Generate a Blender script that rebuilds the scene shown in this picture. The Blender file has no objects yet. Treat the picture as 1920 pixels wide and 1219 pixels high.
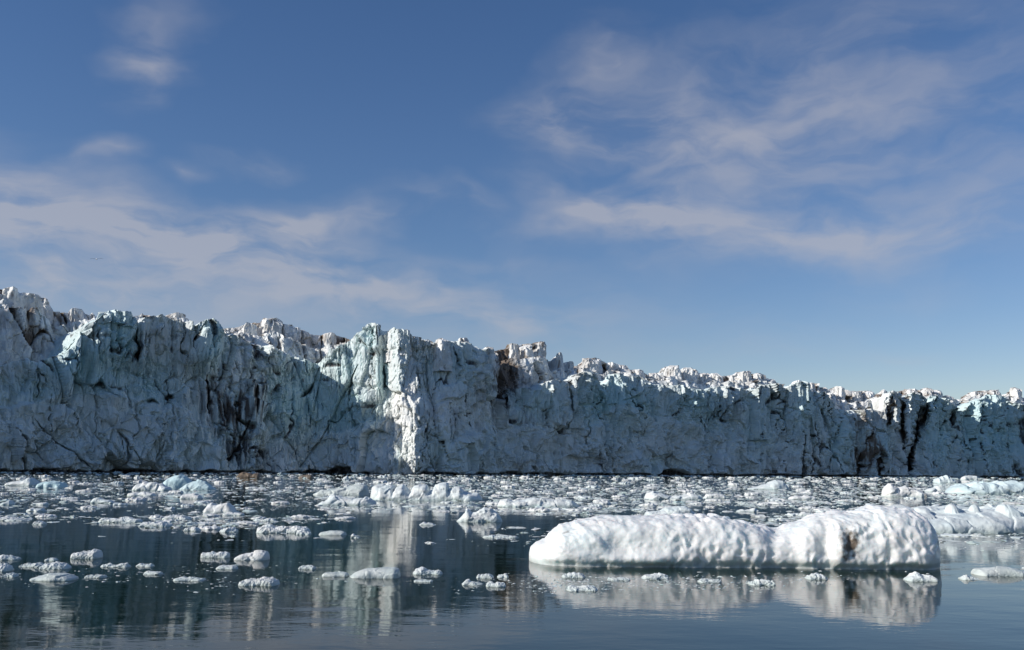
import bpy, math
import numpy as np
from mathutils import Matrix, Vector

# ------------------------------------------------------------------ camera, sky, sun, exposure
SC = bpy.context.scene
COL = SC.collection
PW, PH = 1920.0, 1219.0            # size of the photograph, used only to convert angles
FPX = 35.0 / 36.0 * PW
CAM_H = 2.2
PITCH = math.atan(265.0 / FPX)
ROLL = math.atan(0.0113)
_f = np.array([0, math.cos(PITCH), math.sin(PITCH)])
_u0 = np.array([0, -math.sin(PITCH), math.cos(PITCH)])
_r0 = np.array([1.0, 0, 0])
CR = math.cos(ROLL) * _r0 + math.sin(ROLL) * _u0
CU = -math.sin(ROLL) * _r0 + math.cos(ROLL) * _u0

cam_d = bpy.data.cameras.new('camera')
cam = bpy.data.objects.new('camera', cam_d)
COL.objects.link(cam)
cam_d.lens = 35.0
cam_d.sensor_width = 36.0
cam_d.clip_start = 0.1
cam_d.clip_end = 20000
cam.matrix_world = Matrix(((CR[0], CU[0], -_f[0], 0), (CR[1], CU[1], -_f[1], 0),
                           (CR[2], CU[2], -_f[2], CAM_H), (0, 0, 0, 1)))
SC.camera = cam

SUN_AZ = math.radians(18.0)          # how far the sun stands in front of due left
SUN_EL = math.radians(27.0)
SUN_STRENGTH = 5.0
SKY_STRENGTH = 0.093
EXPOSURE = -0.12
sun_dir = Vector((-math.cos(SUN_AZ) * math.cos(SUN_EL), -math.sin(SUN_AZ) * math.cos(SUN_EL), math.sin(SUN_EL)))
sun_d = bpy.data.lights.new('sun', 'SUN')
sun_d.energy = SUN_STRENGTH
sun_d.angle = math.radians(0.5)
sun_d.color = (1.0, 0.955, 0.90)
sun = bpy.data.objects.new('sun', sun_d)
COL.objects.link(sun)
sun.rotation_euler = sun_dir.to_track_quat('Z', 'Y').to_euler()
sun.location = (-60, 0, 80)
SC.view_settings.view_transform = 'Standard'
SC.view_settings.look = 'None'
SC.view_settings.exposure = EXPOSURE
SC.view_settings.gamma = 1.0
SC.view_settings.use_curve_mapping = False


def ray(px, py):
    px = np.asarray(px, float); py = np.asarray(py, float)
    return (_f * FPX + CR * (px - PW / 2)[..., None] - CU * (py - PH / 2)[..., None])


def on_water(px, py, z=0.0):
    d = ray(px, py)
    t = (z - CAM_H) / d[..., 2]
    return np.stack([d[..., 0] * t, d[..., 1] * t, np.zeros_like(t) + z], -1)


def at_depth(px, py, Y):
    d = ray(px, py)
    t = np.asarray(Y) / d[..., 1]
    return np.stack([d[..., 0] * t, d[..., 1] * t, CAM_H + d[..., 2] * t], -1)


def project(P):
    Q = P - np.array([0, 0, CAM_H])
    w = Q @ _f
    return PW / 2 + FPX * (Q @ CR) / w, PH / 2 - FPX * (Q @ CU) / w


def water_y(px, Y):
    """picture row where the water plane lies at depth Y"""
    py = np.zeros_like(np.asarray(px, float)) + 890.0
    for _ in range(6):
        z = at_depth(px, py, Y)[..., 2]
        z2 = at_depth(px, py + 1.0, Y)[..., 2]
        py = py - z / (z2 - z)
    return py


# ---- world: Nishita sky with thin cirrus
class NT:
    def __init__(s, tree):
        s.t = tree; s.n = tree.nodes; s.l = tree.links

    def new(s, typ, **kw):
        n = s.n.new(typ)
        for k, v in kw.items():
            setattr(n, k, v)
        return n

    def put(s, sock, v):
        if hasattr(v, 'is_linked') or isinstance(v, bpy.types.NodeSocket):
            s.l.new(v, sock)
        else:
            sock.default_value = v

    def math(s, op, a, b=None, c=None, clamp=False):
        n = s.new('ShaderNodeMath', operation=op, use_clamp=clamp)
        for i, v in enumerate((a, b, c)):
            if v is not None:
                s.put(n.inputs[i], v)
        return n.outputs[0]

    def mix(s, f, a, b, blend='MIX'):
        n = s.new('ShaderNodeMix', data_type='RGBA', blend_type=blend)
        s.put(n.inputs['Factor'], f); s.put(n.inputs[6], a); s.put(n.inputs[7], b)
        return n.outputs[2]

    def noise(s, vec, scale, detail=4, rough=0.55, dist=0.0, color=False):
        n = s.new('ShaderNodeTexNoise')
        n.inputs['Scale'].default_value = scale
        n.inputs['Detail'].default_value = detail
        n.inputs['Roughness'].default_value = rough
        n.inputs['Distortion'].default_value = dist
        s.l.new(vec, n.inputs['Vector'])
        return n.outputs['Color' if color else 'Fac']

    def ramp(s, v, lo, hi, a=0.0, b=1.0, smooth=True):
        n = s.new('ShaderNodeMapRange')
        n.interpolation_type = 'SMOOTHSTEP' if smooth else 'LINEAR'
        s.put(n.inputs[0], v)
        for i, x in enumerate((lo, hi, a, b)):
            n.inputs[i + 1].default_value = x
        return n.outputs[0]

    def mapping(s, vec, loc=(0, 0, 0), rot=(0, 0, 0), scale=(1, 1, 1), typ='POINT'):
        n = s.new('ShaderNodeMapping', vector_type=typ)
        s.l.new(vec, n.inputs['Vector'])
        n.inputs['Location'].default_value = loc
        n.inputs['Rotation'].default_value = rot
        n.inputs['Scale'].default_value = scale
        return n.outputs[0]


world = bpy.data.worlds.new('World')
SC.world = world
world.use_nodes = True
W = NT(world.node_tree)
W.n.clear()
w_out = W.new('ShaderNodeOutputWorld')
w_bg = W.new('ShaderNodeBackground')
W.l.new(w_bg.outputs[0], w_out.inputs[0])
w_bg.inputs['Strength'].default_value = SKY_STRENGTH
sky = W.new('ShaderNodeTexSky')
sky.sky_type = 'NISHITA'
sky.sun_disc = False
sky.sun_elevation = SUN_EL
sky.sun_rotation = math.atan2(sun_dir.x, sun_dir.y)
sky.air_density = 1.0
sky.dust_density = 0.1
sky.ozone_density = 1.6
sky.altitude = 0
tc = W.new('ShaderNodeTexCoord')
sep = W.new('ShaderNodeSeparateXYZ')
W.l.new(tc.outputs['Generated'], sep.inputs[0])
az = W.math('ARCTAN2', sep.outputs[0], sep.outputs[1])
el = W.math('ARCSINE', sep.outputs[2])
comb = W.new('ShaderNodeCombineXYZ')
W.l.new(az, comb.inputs[0]); W.l.new(el, comb.inputs[1])
dirv = comb.outputs[0]
# warp of the cloud domain
wn = W.noise(W.mapping(dirv, scale=(1.0, 1.6, 1)), 5.0, 4, 0.55, color=True)
wsub = W.new('ShaderNodeVectorMath', operation='SUBTRACT')
W.l.new(wn, wsub.inputs[0]); wsub.inputs[1].default_value = (0.5, 0.5, 0.5)
wsc = W.new('ShaderNodeVectorMath', operation='MULTIPLY')
W.l.new(wsub.outputs[0], wsc.inputs[0]); wsc.inputs[1].default_value = (0.20, 0.10, 0)
wadd = W.new('ShaderNodeVectorMath', operation='ADD')
W.l.new(dirv, wadd.inputs[0]); W.l.new(wsc.outputs[0], wadd.inputs[1])
wdir = wadd.outputs[0]


def az_el(px, py):
    d = ray(px, py); d = d / np.linalg.norm(d)
    return math.atan2(d[0], d[1]), math.asin(d[2])


# cirrus banks: centre, half sizes (as picture angles), tilt, strength
CLOUDS = [
    (268, 108, 80, 62, 24, 0.75), (330, 20, 100, 70, 50, 0.33),
    (182, 276, 52, 18, 12, 0.55), (322, 312, 46, 14, 0, 0.5), (532, 302, 60, 18, 4, 0.55), (440, 284, 90, 28, 4, 0.25),
    (85, 350, 170, 62, -22, 0.7), (40, 450, 280, 110, -5, 0.85), (250, 430, 300, 62, -10, 1.0), (560, 415, 130, 42, 8, 1.0),
    (420, 440, 220, 52, 5, 0.7), (160, 560, 420, 90, 0, 0.95), (560, 505, 270, 52, -8, 0.8), (640, 560, 330, 80, 0, 0.6),
    (960, 615, 270, 85, 0, 0.8), (690, 405, 70, 26, 10, 0.45), (780, 380, 75, 22, -20, 0.4), (880, 390, 70, 22, -24, 0.45),
    (1125, 120, 62, 85, -70, 0.55), (1050, 228, 130, 52, -8, 0.75), (1200, 255, 220, 75, -12, 0.6), (1250, 150, 140, 70, 30, 0.35),
    (1420, 250, 340, 120, 4, 0.6), (1560, 90, 260, 150, 25, 0.33), (1750, 210, 360, 180, 10, 0.36), (1900, 330, 330, 150, 10, 0.24),
    (1100, 385, 130, 40, -10, 0.75), (1190, 400, 150, 50, -8, 0.8), (1330, 405, 250, 60, -3, 0.7), (1540, 440, 330, 55, 3, 0.65),
    (1800, 430, 300, 60, 6, 0.4), (1030, 430, 70, 30, 20, 0.5),
    (1430, 655, 130, 26, 4, 0.5), (1650, 672, 110, 18, 2, 0.35), (1690, 560, 300, 40, 6, 0.12), (1000, 490, 70, 18, 0, 0.25),
    (900, 485, 80, 16, 0, 0.2),
]
# the same kind of cloud goes on around the rest of the sky
FAR = [(-1.5, 0.35, 0.5, 0.10), (-2.3, 0.55, 0.5, 0.16), (2.0, 0.4, 0.6, 0.13), (1.2, 0.62, 0.5, 0.2), (-0.3, 0.95, 0.6, 0.2),
       (0.5, 1.2, 0.6, 0.2), (2.9, 0.3, 0.5, 0.1), (-0.9, 0.75, 0.4, 0.12), (1.15, 0.22, 0.4, 0.08), (-1.05, 0.18, 0.5, 0.08)]
acc = None


def add_bank(a0, e0, sx, sy, rot, k):
    global acc
    m = W.mapping(wdir, (a0, e0, 0), (0, 0, rot), (sx, sy, 1), 'TEXTURE')
    g = W.new('ShaderNodeTexGradient', gradient_type='QUADRATIC_SPHERE')
    W.l.new(m, g.inputs[0])
    v = W.math('MULTIPLY', g.outputs['Fac'], k)
    acc = v if acc is None else W.math('ADD', acc, v)


for (cx, cy, rx, ry, rot, k) in CLOUDS:
    a0, e0 = az_el(cx, cy)
    add_bank(a0, e0, 1.9 * rx / FPX, 1.9 * ry / FPX, math.radians(rot), k * 1.25)
for (a0, e0, sx, sy) in FAR:
    add_bank(a0, e0, sx, sy, 0.1, 1.0)
streak = W.noise(W.mapping(wdir, rot=(0, 0, math.radians(-6)), scale=(1.0, 2.8, 1)), 8.0, 6, 0.52)
fine = W.noise(W.mapping(wdir, rot=(0, 0, math.radians(10)), scale=(1.0, 2.2, 1)), 34.0, 5, 0.6)
body = W.math('ADD', W.math('MULTIPLY', streak, 0.95), W.math('MULTIPLY', fine, 0.12))
dens = W.math('MULTIPLY', acc, W.ramp(body, 0.32, 0.74, 0.08, 1.35))
dens = W.ramp(dens, 0.02, 1.35, 0.0, 0.6, smooth=False)
ccol = W.new('ShaderNodeRGB'); ccol.outputs[0].default_value = (5.7, 5.65, 6.1, 1)
hs = W.new('ShaderNodeHueSaturation')
hs.inputs['Saturation'].default_value = 1.2
W.l.new(sky.outputs[0], hs.inputs['Color'])
tinted = W.mix(1.0, hs.outputs[0], (0.96, 0.945, 1.10, 1), 'MULTIPLY')
W.l.new(W.mix(dens, tinted, ccol.outputs[0]), w_bg.inputs['Color'])

# ------------------------------------------------------------------ numpy noise
_rs = np.random.RandomState(7)
_perm = _rs.permutation(256)
_perm = np.concatenate([_perm, _perm, _perm]).astype(np.int32)
_g = _rs.normal(size=(256, 3)); _g /= np.linalg.norm(_g, axis=1)[:, None]
_g = _g.astype(np.float32)


def perlin(x, y, z):
    x = np.asarray(x, np.float32); y = np.asarray(y, np.float32); z = np.asarray(z, np.float32)
    x, y, z = np.broadcast_arrays(x, y, z)
    xi = np.floor(x); yi = np.floor(y); zi = np.floor(z)
    xf = x - xi; yf = y - yi; zf = z - zi
    xi = xi.astype(np.int32) & 255; yi = yi.astype(np.int32) & 255; zi = zi.astype(np.int32) & 255
    fx = xf * xf * xf * (xf * (xf * 6 - 15) + 10)
    fy = yf * yf * yf * (yf * (yf * 6 - 15) + 10)
    fz = zf * zf * zf * (zf * (zf * 6 - 15) + 10)
    out = 0
    for dx in (0, 1):
        for dy in (0, 1):
            for dz in (0, 1):
                h = _perm[_perm[_perm[(xi + dx) & 255] + ((yi + dy) & 255)] + ((zi + dz) & 255)]
                gr = _g[h]
                d = gr[..., 0] * (xf - dx) + gr[..., 1] * (yf - dy) + gr[..., 2] * (zf - dz)
                wgt = (fx if dx else 1 - fx) * (fy if dy else 1 - fy) * (fz if dz else 1 - fz)
                out = out + d * wgt
    return out * 1.5


def fbm(x, y, z, octs=4, gain=0.5, lac=2.03):
    a, s, t = 1.0, 0.0, 0.0
    for i in range(octs):
        s = s + a * perlin(x + 17.3 * i, y + 5.1 * i, z + 9.7 * i)
        t += a; a *= gain
        x = x * lac; y = y * lac; z = z * lac
    return s / t


def ridged(x, y, z, octs=3):
    a, s, t = 1.0, 0.0, 0.0
    for i in range(octs):
        s = s + a * (1 - np.abs(perlin(x + 31.7 * i, y + 3.3 * i, z)) * 2)
        t += a; a *= 0.5
        x = x * 2.03; y = y * 2.03; z = z * 2.03
    return s / t


def hash2(i, j, k):
    h = (i * 374761393 + j * 668265263 + k * 1442695041) & 0xFFFFFFFF
    h = (h ^ (h >> 13)) * 1274126177 & 0xFFFFFFFF
    h = h ^ (h >> 16)
    return (h & 0xFFFFFF).astype(np.float32) / float(0xFFFFFF)


def cells(x, y, seed, jit=0.95):
    """2-D Worley: F1, F2 distance, vector to the site, and the site's random values"""
    xi = np.floor(x).astype(np.int64); yi = np.floor(y).astype(np.int64)
    f1 = np.full(x.shape, 9.0, np.float32); f2 = f1.copy()
    bx = np.zeros(x.shape, np.float32); by = bx.copy()
    ci = np.zeros(x.shape, np.int64); cj = ci.copy()
    for dx in (-1, 0, 1):
        for dy in (-1, 0, 1):
            i = xi + dx; j = yi + dy
            sx = i + 0.5 + jit * (hash2(i, j, seed) - 0.5)
            sy = j + 0.5 + jit * (hash2(i, j, seed + 11) - 0.5)
            ex = x - sx; ey = y - sy
            d = np.sqrt(ex * ex + ey * ey).astype(np.float32)
            m = d < f1
            f2 = np.where(m, f1, np.minimum(f2, d))
            f1 = np.where(m, d, f1)
            bx = np.where(m, ex, bx); by = np.where(m, ey, by)
            ci = np.where(m, i, ci); cj = np.where(m, j, cj)
    r1 = hash2(ci, cj, seed + 23); r2 = hash2(ci, cj, seed + 37); r3 = hash2(ci, cj, seed + 41)
    return f1, f2, bx, by, r1, r2, r3


def sstep(x, a, b):
    t = np.clip((x - a) / (b - a), 0, 1)
    return t * t * (3 - 2 * t)


def interp(xs, pts):
    p = np.array(pts, float)
    return np.interp(xs, p[:, 0], p[:, 1])


# ------------------------------------------------------------------ object helpers
def tag(o, label=None, cat=None, group=None, kind=None):
    if label: o['label'] = label
    if cat: o['category'] = cat
    if group: o['group'] = group
    if kind: o['kind'] = kind
    return o


def mesh_np(name, V, F, attrs=None, mat=None, smooth=True):
    """V (n,3); F (m,k) with k = 3 or 4"""
    me = bpy.data.meshes.new(name)
    V = np.ascontiguousarray(V, np.float32); F = np.ascontiguousarray(F, np.int32)
    k = F.shape[1]
    me.vertices.add(len(V)); me.vertices.foreach_set('co', V.ravel())
    me.loops.add(F.size); me.loops.foreach_set('vertex_index', F.ravel())
    me.polygons.add(len(F))
    me.polygons.foreach_set('loop_start', np.arange(0, F.size, k, dtype=np.int32))
    me.polygons.foreach_set('use_smooth', np.full(len(F), smooth, bool))
    for an, av in (attrs or {}).items():
        at = me.attributes.new(an, 'FLOAT', 'POINT')
        at.data.foreach_set('value', np.ascontiguousarray(av, np.float32).ravel())
    me.update(calc_edges=True)
    if mat: me.materials.append(mat)
    return me


def grid_faces(nr, nc, flip=False):
    i = np.arange(nr - 1)[:, None] * nc + np.arange(nc - 1)[None, :]
    q = np.stack([i, i + 1, i + nc + 1, i + nc], -1).reshape(-1, 4)
    return q[:, ::-1] if flip else q


def obj(name, me, parent=None, loc=None):
    o = bpy.data.objects.new(name, me)
    COL.objects.link(o)
    if loc is not None: o.location = loc
    if parent is not None: o.parent = parent
    return o


def grid_normals(P):
    a = np.gradient(P, axis=1); b = np.gradient(P, axis=0)
    n = np.cross(a, b)
    return n / (np.linalg.norm(n, axis=-1, keepdims=True) + 1e-9)


# ------------------------------------------------------------------ materials
def new_mat(name):
    m = bpy.data.materials.new(name); m.use_nodes = True
    T = NT(m.node_tree); T.n.clear()
    out = T.new('ShaderNodeOutputMaterial')
    b = T.new('ShaderNodeBsdfPrincipled')
    T.l.new(b.outputs[0], out.inputs[0])
    return m, T, b


def attr(T, name):
    n = T.new('ShaderNodeAttribute'); n.attribute_name = name
    return n.outputs['Fac']


def glacier_material():
    m, T, b = new_mat('glacier_ice')
    geo = T.new('ShaderNodeNewGeometry'); pos = geo.outputs['Position']
    blue, dirt, brown = attr(T, 'blue'), attr(T, 'dirt'), attr(T, 'brown')
    n1 = T.noise(pos, 0.22, 6, 0.6)
    n2 = T.noise(pos, 1.6, 5, 0.65)
    n3 = T.noise(T.mapping(pos, scale=(1, 1, 0.22)), 1.1, 5, 0.65)
    white = T.mix(T.ramp(n1, 0.36, 0.62), (0.60, 0.57, 0.53, 1), (0.94, 0.92, 0.87, 1))
    white = T.mix(T.ramp(n2, 0.55, 0.78, 0, 0.45), white, (0.36, 0.33, 0.31, 1))
    white = T.mix(attr(T, 'crust_sun'), white, T.mix(n2, (0.68, 0.66, 0.62, 1), (0.95, 0.94, 0.90, 1)))  # pale crust, and the sunlight painted onto the buttress
    teal = T.mix(n2, (0.36, 0.56, 0.57, 1), (0.72, 0.88, 0.87, 1))
    bf = T.math('MULTIPLY_ADD', T.math('SUBTRACT', n2, 0.5), 0.7, blue, clamp=True)
    c = T.mix(bf, white, teal)
    df = T.math('ADD', dirt, T.math('MULTIPLY', T.math('SUBTRACT', n3, 0.5), 0.9))
    df = T.math('MULTIPLY', T.ramp(df, 0.28, 0.85), T.ramp(dirt, 0.0, 0.12))
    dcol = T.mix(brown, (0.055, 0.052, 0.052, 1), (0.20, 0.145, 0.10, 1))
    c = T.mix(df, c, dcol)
    T.l.new(c, b.inputs['Base Color'])
    b.inputs['Roughness'].default_value = 0.5
    b.inputs['Specular IOR Level'].default_value = 0.3
    bp = T.new('ShaderNodeBump'); bp.inputs['Strength'].default_value = 0.5; bp.inputs['Distance'].default_value = 0.35
    vor = T.new('ShaderNodeTexVoronoi'); vor.feature = 'DISTANCE_TO_EDGE'; vor.inputs['Scale'].default_value = 0.9
    T.l.new(T.mapping(pos, scale=(1, 1, 0.4)), vor.inputs['Vector'])
    T.l.new(T.math('ADD', T.noise(pos, 1.5, 7, 0.7), T.math('MULTIPLY', T.ramp(vor.outputs['Distance'], 0, 0.12), 0.3)), bp.inputs['Height'])
    T.l.new(bp.outputs[0], b.inputs['Normal'])
    return m


def floe_material(name, sss=0.0, bump=0.5, scale=1.0, spec=0.5, rough=0.38, lo=0.70, hi=0.89):
    """white to clear ice; attributes tint (0 white .. 1 teal clear ice), dirt, wet (green near the waterline)"""
    m, T, b = new_mat(name)
    geo = T.new('ShaderNodeNewGeometry'); pos = geo.outputs['Position']
    tint, dirt, wet = attr(T, 'tint'), attr(T, 'dirt'), attr(T, 'wet')
    n1 = T.noise(pos, 2.2 * scale, 6, 0.62)
    n2 = T.noise(pos, 14.0 * scale, 4, 0.6)
    white = T.mix(T.ramp(n1, 0.3, 0.72), (lo, lo * 0.995, lo * 0.94, 1), (hi, hi * 0.99, hi * 0.935, 1))
    teal = T.mix(n1, (0.42, 0.63, 0.65, 1), (0.64, 0.81, 0.81, 1))
    c = T.mix(T.math('MULTIPLY_ADD', T.math('SUBTRACT', n1, 0.5), 0.6, tint, clamp=True), white, teal)
    c = T.mix(wet, c, (0.36, 0.47, 0.43, 1))
    dn = T.math('ADD', dirt, T.math('MULTIPLY', T.math('SUBTRACT', n2, 0.5), 0.6))
    df = T.math('MULTIPLY', T.ramp(dn, 0.25, 0.9), T.ramp(dirt, 0.0, 0.1))
    c = T.mix(df, c, (0.20, 0.155, 0.11, 1))
    T.l.new(c, b.inputs['Base Color'])
    b.inputs['Roughness'].default_value = rough
    b.inputs['Specular IOR Level'].default_value = spec
    b.inputs['IOR'].default_value = 1.31
    if sss > 0:
        b.inputs['Subsurface Weight'].default_value = sss
        b.inputs['Subsurface Radius'].default_value = (0.8, 0.95, 1.0)
        b.inputs['Subsurface Scale'].default_value = 0.26
    bp = T.new('ShaderNodeBump'); bp.inputs['Strength'].default_value = bump; bp.inputs['Distance'].default_value = 0.03
    T.l.new(T.noise(pos, 22.0 * scale, 6, 0.65), bp.inputs['Height'])
    T.l.new(bp.outputs[0], b.inputs['Normal'])
    return m


def water_material():
    m, T, b = new_mat('fjord_water')
    geo = T.new('ShaderNodeNewGeometry'); pos = geo.outputs['Position']
    b.inputs['Base Color'].default_value = (0.003, 0.015, 0.010, 1)
    b.inputs['Roughness'].default_value = 0.03
    b.inputs['IOR'].default_value = 1.333
    b.inputs['Specular IOR Level'].default_value = 0.25
    calm = T.ramp(T.noise(T.mapping(pos, scale=(0.5, 1, 1)), 0.16, 3, 0.5), 0.35, 0.65, 0.35, 1.0)
    h1 = T.noise(T.mapping(pos, rot=(0, 0, 0.25), scale=(0.8, 1.25, 1)), 5.0, 4, 0.5)
    h2 = T.noise(T.mapping(pos, rot=(0, 0, -0.2), scale=(0.7, 1.3, 1)), 1.0, 4, 0.5)
    h3 = T.noise(pos, 0.3, 2, 0.5)
    h = T.math('ADD', T.math('MULTIPLY', T.math('MULTIPLY', h1, calm), 0.0022),
               T.math('ADD', T.math('MULTIPLY', h2, 0.0048), T.math('MULTIPLY', h3, 0.014)))
    bp = T.new('ShaderNodeBump'); bp.inputs['Strength'].default_value = 1.0; bp.inputs['Distance'].default_value = 1.0
    T.l.new(h, bp.inputs['Height'])
    T.l.new(bp.outputs[0], b.inputs['Normal'])
    return m


def plain_material(name, col, rough=0.6):
    m, T, b = new_mat(name)
    geo = T.new('ShaderNodeTexCoord')
    n = T.noise(geo.outputs['Object'], 12.0, 3, 0.6)
    c = tuple(x * 0.8 for x in col[:3]) + (1,)
    T.l.new(T.mix(n, c, tuple(col[:3]) + (1,)), b.inputs['Base Color'])
    b.inputs['Roughness'].default_value = rough
    return m


M_GLACIER = glacier_material()
M_BERG = floe_material('berg_ice', sss=0.75, bump=0.35, scale=1.0, lo=0.78, hi=0.92)
M_FLOE = floe_material('floe_ice', sss=0.0, bump=0.6, scale=1.2)
M_WATER = water_material()

# ------------------------------------------------------------------ water
wm = bpy.data.meshes.new('water')
wm.from_pydata([(-3000, -2000, 0), (3000, -2000, 0), (3000, 4000, 0), (-3000, 4000, 0)], [], [(0, 1, 2, 3)])
wm.materials.append(M_WATER)
tag(obj('water', wm), 'calm dark green fjord water with faint ripples', kind='structure')

# ------------------------------------------------------------------ glacier
BASE = [(-420, 150), (-150, 172), (0, 192), (150, 204), (300, 216), (480, 231), (590, 241), (630, 242.5), (690, 240), (722, 238.5), (777, 229.5), (800, 232.5), (860, 241), (960, 259), (1100, 277),
        (1250, 296), (1400, 317), (1560, 341), (1740, 369), (1920, 400), (2150, 442), (2340, 480)]
SKYLINE = [(-420, 500), (-250, 515), (-120, 530), (-60, 545), (-25, 538),
    (0, 535.5), (14, 541), (27.6, 552), (34.5, 549), (43, 557), (52, 550), (72, 552), (83, 558), (93, 572), (100, 584),
    (117, 585.5), (133, 587), (138, 576.5), (151, 581), (162, 590), (169, 591), (172, 586), (177, 595), (189, 593), (200, 586), (210, 584),
    (220, 588), (234, 589), (245, 596), (262, 590), (272, 592), (291, 594), (298, 591), (312, 596), (317, 590), (327, 586),
    (341, 590), (358, 596), (363, 607), (366, 610), (379, 606), (393, 601), (401, 600), (413, 608), (420, 615), (444, 614),
    (462, 607), (476, 606), (496, 604), (504, 597), (519, 596), (533, 608), (546, 609), (549, 614), (559, 615), (586, 627), (598, 628),
    (615, 625), (621, 623), (630, 629), (642, 632), (651, 636), (663, 635), (668, 629), (679, 622), (686, 615), (692, 610),
    (698, 608), (707, 608), (710.5, 615), (711, 632), (716, 629), (731, 620), (745, 618), (753, 619), (756, 617.6), (767, 617.6), (773, 624),
    (790, 630), (804, 632), (810, 640), (828, 634), (840, 637), (857, 637), (865, 643), (866, 634), (872, 633), (887, 646), (902, 653),
    (911, 650), (922, 651), (931, 658), (940, 655.5), (954, 654), (961, 645), (968, 645), (972, 646), (997, 645), (1000, 646), (1008, 641),
    (1018, 641), (1023, 651), (1024.6, 673), (1032, 679), (1038, 676), (1047, 663), (1051, 663), (1056, 673), (1057, 681), (1068, 678),
    (1073, 685), (1077, 688), (1087, 684), (1094, 675), (1100, 672), (1114, 671), (1125, 678), (1133, 682), (1146, 681), (1163, 684),
    (1174, 686), (1184, 693), (1198, 693), (1206, 696), (1214, 704), (1228, 700), (1241, 698), (1247, 688), (1266, 686), (1271, 692),
    (1275, 703), (1282, 692), (1290, 690), (1301, 693), (1308, 699), (1322, 700), (1339, 700), (1351, 700), (1352, 705), (1366, 705),
    (1374, 703), (1382, 698), (1404, 696.5), (1411, 701), (1421, 700), (1432, 707), (1446, 711), (1459, 717), (1470, 721), (1484, 717),
    (1496, 713.5), (1504, 720), (1516, 718.5), (1524, 719), (1530, 727), (1546, 727), (1552, 731), (1562, 728), (1573, 725), (1587, 733),
    (1600, 735), (1617, 733), (1638, 733), (1644, 740), (1652, 739), (1654.5, 731), (1660, 731), (1663, 736), (1671, 733), (1684, 735),
    (1698, 731), (1711, 729), (1720, 733), (1733, 727), (1747, 731), (1760, 733), (1766, 741), (1785, 743), (1790, 748), (1803, 750),
    (1809, 743), (1825, 735), (1839, 733), (1850, 732), (1871, 731), (1878, 744), (1887, 739), (1902, 727), (1909, 743), (1920, 747),
    (1960, 742), (2000, 752), (2060, 748), (2120, 760), (2200, 765), (2340, 775)]
FRONT = [(-420, 560), (-250, 600), (-120, 650), (-40, 690), (0, 686), (21, 679), (45, 673), (60, 682), (86, 673), (100, 668), (112, 660), (128, 648), (140, 630),
    (150, 617), (160, 610), (172, 606), (186, 596), (200, 587), (210, 584.5), (220, 588), (234, 589), (243, 600), (249, 628), (254, 612), (262, 603), (272, 597), (291, 594.5),
    (298, 591.5), (312, 597), (322, 600), (340, 604), (356, 606), (364, 614), (368, 609), (379, 606.5), (393, 601.5), (401, 601), (413, 609), (420, 622), (440, 630), (460, 640),
    (500, 652), (530, 662), (560, 672), (585, 682), (596, 684), (603, 675), (612, 668), (618, 657), (630, 658), (642, 651), (655, 642), (663, 636.5), (668, 630), (679, 623),
    (686, 616), (692, 611), (698, 609), (707, 609), (710.5, 615), (711.5, 640), (715, 635), (719, 629), (724, 630), (728, 623), (733, 624), (739, 618.5), (745, 617), (749, 621), (752, 620), (756, 616.5), (761, 620), (765, 617.5), (770, 623), (776, 629), (783, 627), (790, 632),
    (804, 634), (810, 641), (828, 636), (840, 639), (857, 639), (866, 642), (887, 649), (902, 656), (911, 652), (922, 653), (930, 668), (936, 712), (945, 735), (955, 742), (966, 730),
    (980, 728), (1000, 730), (1016, 719), (1035, 712), (1052, 716), (1062, 712), (1075, 702), (1090, 699), (1100, 703), (1117, 724), (1133, 716), (1149, 702), (1160, 702), (1171, 705),
    (1192, 708), (1214, 716), (1238, 723), (1255, 724), (1266, 722), (1274, 730), (1293, 733), (1314, 733), (1339, 725), (1360, 725), (1382, 727),
    (1404, 731), (1427, 722), (1454, 719), (1468, 728), (1480, 721), (1496, 715), (1505, 725), (1516, 732), (1532, 736), (1546, 733), (1557, 745), (1573, 767), (1590, 770),
    (1605, 768), (1638, 766), (1652, 772), (1660, 762), (1664, 739), (1672, 734), (1684, 737), (1688, 752), (1692, 748), (1700, 738), (1715, 736), (1726, 744), (1732, 775), (1736, 757), (1752, 741),
    (1766, 747), (1779, 754), (1790, 763), (1800, 770), (1806, 770), (1817, 754), (1839, 748), (1858, 740), (1871, 743), (1882, 749), (1901, 754), (1920, 760), (2000, 762), (2100, 770), (2340, 782)]

# fins of the front: the ice comes out from left to peak and falls back to the right (px left, peak, right, top row, bottom row, metres)
FINS = [(596, 690, 735, 560, 780, 2.6), (700, 713, 722, 560, 760, 1.4), (338, 380, 450, 560, 700, 4.5), (120, 180, 270, 540, 690, 3.0),
        (244, 262, 330, 560, 690, 2.5), (1655, 1669, 1684, 700, 830, 1.2), (1690, 1700, 1722, 700, 900, 2.0), (1732, 1760, 1815, 700, 800, 3.0), (1058, 1095, 1125, 680, 760, 2.5), (1125, 1150, 1260, 680, 800, 3.0),
        (955, 1010, 1060, 700, 960, 3.0), (1470, 1496, 1512, 690, 960, 1.6), (1516, 1530, 1546, 690, 900, 1.4), (1808, 1840, 1960, 700, 960, 3.0), (640, 735, 770, 850, 900, 2.0),
        (1350, 1366, 1400, 715, 790, 2.0), (1262, 1268, 1280, 715, 745, 1.2), (60, 75, 95, 660, 720, 2.0), (0, 30, 60, 670, 720, 1.5), (440, 505, 560, 560, 700, 3.0)]
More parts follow.
